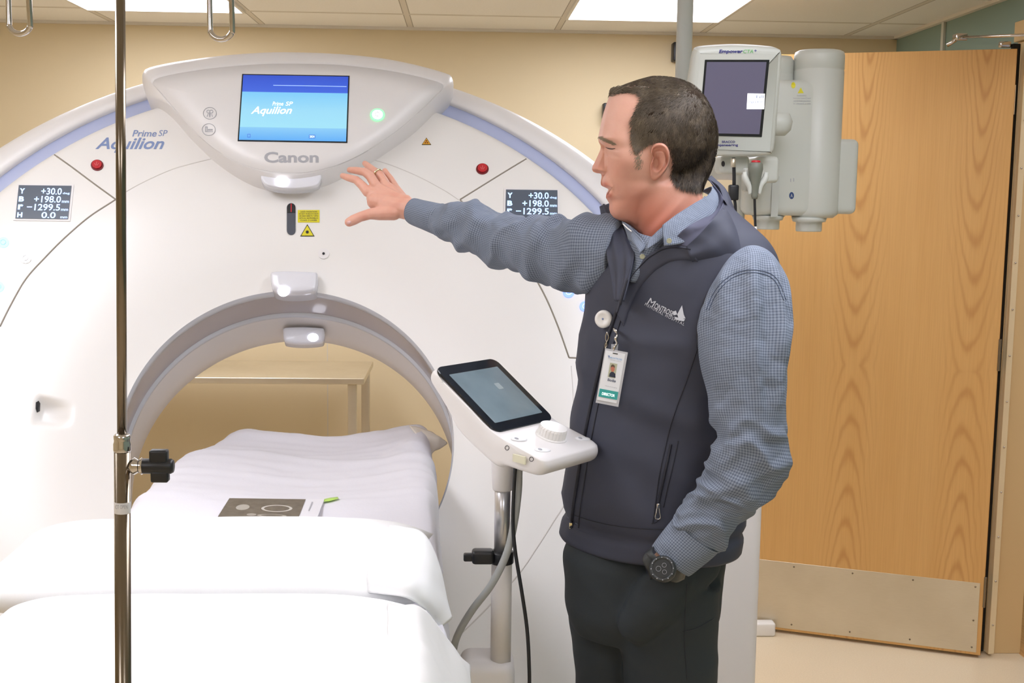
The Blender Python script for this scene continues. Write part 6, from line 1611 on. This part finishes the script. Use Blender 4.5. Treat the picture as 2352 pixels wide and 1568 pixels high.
P = [hit(BTR, x, y, .0004) for x, y in crom([(1568, 1450), (1600, 1442), (1640, 1420)], 14)]; V, Fc = tube([p for p in P if p is not None], .0007, 6); mk('side_seam', V, Fc, m_vestd, tr)
# belt
TB = [(1226, 1486, .172, .130), (1246, 1485, .174, .131)]
Rq = torso(1.0, 4, 90, None, TB); c = Rq.mean((0, 1))
V, Fc = loft(Rq, (False, False)); mk('belt', V, Fc, m_shoe, man)
# shoes
for a_, nm in ((ankR, 0), (ankL, 1)):
    d = np.array([-.42, -.90, 0]) if nm == 0 else np.array([-.35, -.93, 0]); d /= np.linalg.norm(d); e = np.array([-d[1], d[0], 0]); Rg = []
    for s_, w, h in ((-.085, .014, .03), (-.08, .030, .07), (-.03, .038, .09), (.03, .040, .085), (.08, .043, .06), (.14, .048, .045), (.18, .042, .036), (.205, .022, .025), (.21, .006, .018)):
        c = np.array([a_[0], a_[1]+.02, 0])+d*s_; Rg.append([c+e*w*math.cos(t)+EZ*(h/2+h/2*math.sin(t)*(1 if math.sin(t) > 0 else 1)) for t in np.linspace(0, 2*math.pi, 25)[:-1]])
    V, Fc = loft(Rg); V[:, 2] = np.maximum(V[:, 2], 0.0); mk('shoe', V, fixn(V, Fc), m_shoe, man)
# ---------- watch
wc = aY(1522, 1306, 1.905); ax = CO-wc; ax /= np.linalg.norm(ax); ax = ax+np.array([-.15, 0, .1]); ax /= np.linalg.norm(ax); kw = 1.905/2800
wtc = root('wristwatch', wc, 'bulky black sports watch on the left wrist of the man', 'watch')
V, Fc = lathe([(30*kw, -.010), (32*kw, -.006), (32*kw, .000), (30*kw, .002), (29*kw, .0045), (24*kw, .0055), (23*kw, .004), (0.001, .004)], wc, ax, 48); cs = mk('watch_case', V, Fc, mat('watch_resin', (52, 54, 54), .35), wtc)
V, Fc = lathe([(22.5*kw, .0041), (22.5*kw, .0046)], wc, ax, 40); mk('watch_face', V, Fc, mat('watch_dial', (34, 36, 36), .55), cs, smooth=False)
x_, y_, z_ = frame_from(ax)
for i in range(12):
    t = i*math.pi/6; p = wc+(x_*math.cos(t)+y_*math.sin(t))*26.5*kw+ax*.0052; V, Fc = lathe([(.0010, 0), (.0008, .0004)], p, ax, 8); mk('bezel_mark', V, Fc, m_gtxt, cs)
for (r_, dx, dy) in ((6, 0, -9), (5, -8, 5), (5, 8, 5)):
    p = wc+x_*dx*kw+y_*dy*kw+ax*.0049; V, Fc = tube([p+(x_*math.cos(t)+y_*math.sin(t))*r_*kw for t in np.linspace(0, 2*math.pi, 21)[:-1]], .00025, 5, closed=True); mk('subdial', V, Fc, m_gtxt, cs)
sp_ = [[aY(1496, 1330, 1.93), aY(1484, 1306, 1.925), aY(1476, 1286, 1.93), aY(1482, 1268, 1.945), aY(1494, 1258, 1.965)], [aY(1530, 1300, 1.915), aY(1512, 1284, 1.915), aY(1498, 1268, 1.925), aY(1500, 1256, 1.94), aY(1508, 1250, 1.96)]]
V, Fc, uv = patch(sp_, 8, 24, .003); stp = mk('watch_strap', V, Fc, bpy.data.materials['watch_resin'], wtc); BST = bvh(V, Fc)
for i in range(4):
    a = np.array([1485+i*3.2, 1273+i*3.0]); P = polypx([tuple(a), tuple(a+[2, -.8]), tuple(a+[6, 7]), tuple(a+[4, 7.8])], BST, .0006, .0003); mk('strap_hole', *P, m_black, stp, smooth=False)
V, Fc, uv = patch([[aY(1528, 1330, 1.925), aY(1552, 1338, 1.93), aY(1572, 1330, 1.95)], [aY(1545, 1300, 1.92), aY(1565, 1305, 1.925), aY(1580, 1300, 1.95)]], 8, 14, .003); mk('watch_strap', V, Fc, bpy.data.materials['watch_resin'], wtc)
# ---------- badge reel and card
hc0 = hit(BT, 1396, 735, .010)
bd = root('id_badge', hc0, 'white identity card with teal band hanging from a round white badge reel', 'badge')
axr = CO-hc0; axr = axr/np.linalg.norm(axr)+np.array([-.35, 0, .05]); axr /= np.linalg.norm(axr); kr = hc0[1]/2800
V, Fc = lathe([(17*kr, -.007), (20.5*kr, -.004), (21*kr, .000), (20*kr, .003), (17*kr, .0046), (12*kr, .0048), (11.5*kr, .0042), (.001, .0042)], hc0, axr, 48); re_ = mk('badge_reel', V, Fc, m_white, bd)
V, Fc = lathe([(2.4*kr, .0045), (2.0*kr, .0050)], hc0, axr, 12); mk('reel_mark', V, Fc, m_btxt, re_)
Yc = min(hit(BT, x, y, .0)[1] for x, y in ((1390, 800), (1441, 810), (1420, 932), (1370, 924), (1430, 870), (1405, 870)))-.006
def cY(x, y): return aY(x, y, Yc)
V, Fc = tube([aY(1408, 752, hc0[1]), aY(1413, 758, Yc), aY(1418, 768, Yc), aY(1414, 778, Yc), aY(1417, 788, Yc), aY(1411, 798, Yc), aY(1409, 806, Yc)], [.0022, .0032, .0018, .0030, .0018, .0026, .0014], 8, 40); mk('chain_clip', V, Fc, m_chrome, bd)
V, Fc = merge(tube([cY(1394, 762), cY(1398, 775), cY(1391, 790), cY(1390, 800)], .0009, 6, 20), tube([cY(1394, 762), cY(1391, 775), cY(1394, 792), cY(1390, 800)], .0009, 6, 20)); mk('wire_clip', V, Fc, m_chrome, bd)
V, Fc, uv = patch([[cY(1404, 790), cY(1420, 790)], [cY(1403, 812), cY(1418, 814)]], 4, 4, .0006); mk('clear_strap', V, Fc, mat('clear_vinyl', (190, 192, 196), .15, alpha=.6), bd)
hq = [(1390, 799), (1442, 809), (1420, 934), (1368, 924)]
Q = np.array([cY(*p) for p in hq]); nn = np.cross(Q[1]-Q[0], Q[3]-Q[0]); nn /= np.linalg.norm(nn); nn = nn if nn@(CO-Q[0]) > 0 else -nn
V = np.vstack([Q, Q+nn*.0012]); Fc = [[0, 1, 2, 3], [4, 5, 6, 7]]+[[i, (i+1) % 4, 4+(i+1) % 4, 4+i] for i in range(4)]; hd = mk('card_holder', V, fixn(V, Fc), mat('holder_plastic', (206, 206, 210), .2), bd, smooth=False)
PL = bvh(Q+nn*.0012, [[0, 1, 2, 3]])
V, Fc = polypx(lerpq(hq, .04, .035, .90, .945), PL, .0004, .0004); card = mk('card', V, Fc, mat('card_white', (246, 247, 250), .4), bd, smooth=False)
def cq(name, u0, v0, u1, v1, m): V, Fc = polypx(lerpq(hq, u0, v0, u1, v1), PL, .0012, .0002); return mk(name, V, Fc, m, card, smooth=False)
cq('teal_band', .07, .735, .89, .88, mat('teal_print', (64, 176, 170), .45)); cq('card_slot', .36, .055, .58, .07, m_black)
ph = cq('photo', .32, .24, .64, .50, mat('photo_backdrop', (196, 196, 168), .5))
V, Fc = polypx([p for p in [(1398.5, 864), (1400, 857), (1404, 853), (1409, 854), (1413, 858), (1413.5, 867)]], PL, .0016, .0001); mk('photo_shirt', V, Fc, mat('photo_navy', (48, 54, 74), .5), ph, smooth=False)
V, Fc = polypx(circpx(1407, 846, 4.6, 7.6, 20), PL, .0018, .0001); mk('photo_face', V, Fc, mat('photo_skin', (206, 128, 104), .5), ph, smooth=False)
V, Fc = polypx([(1402.6, 843), (1403.5, 838), (1407.5, 836), (1411.5, 839), (1412, 844), (1407, 841)], PL, .002, .0001); mk('photo_hair', V, Fc, mat('photo_brown', (110, 90, 70), .6), ph, smooth=False)
m_ctx = mat('card_print', (90, 96, 120), .5)
text('card_text', 'DIRECTOR', lerpq(hq, .20, .79, .76, .84), PL, m_wh, card, .012, 0, off=.0018)  # printed word made to glow with the screen's white
text('card_text', 'Bodie', lerpq(hq, .34, .525, .70, .575), PL, m_ctx, card, .02, 0, off=.0016)
text('card_text', 'Medical Imaging', lerpq(hq, .28, .66, .80, .68), PL, m_gtxt, card, 0, 0, off=.0016)
text('card_text', 'MONTROSE', lerpq(hq, .28, .135, .80, .165), PL, mat('card_blue', (150, 190, 226), .5), card, .01, 0, off=.0016)
text('card_text', 'MEMORIAL HOSPITAL', lerpq(hq, .30, .18, .80, .195), PL, m_gtxt, card, 0, 0, off=.0016)
V, Fc = polypx([p for p in lerpq(hq, .17, .12, .25, .17)][:3], PL, .0014, .0001); mk('card_emblem', V, Fc, m_btxt, card, smooth=False)
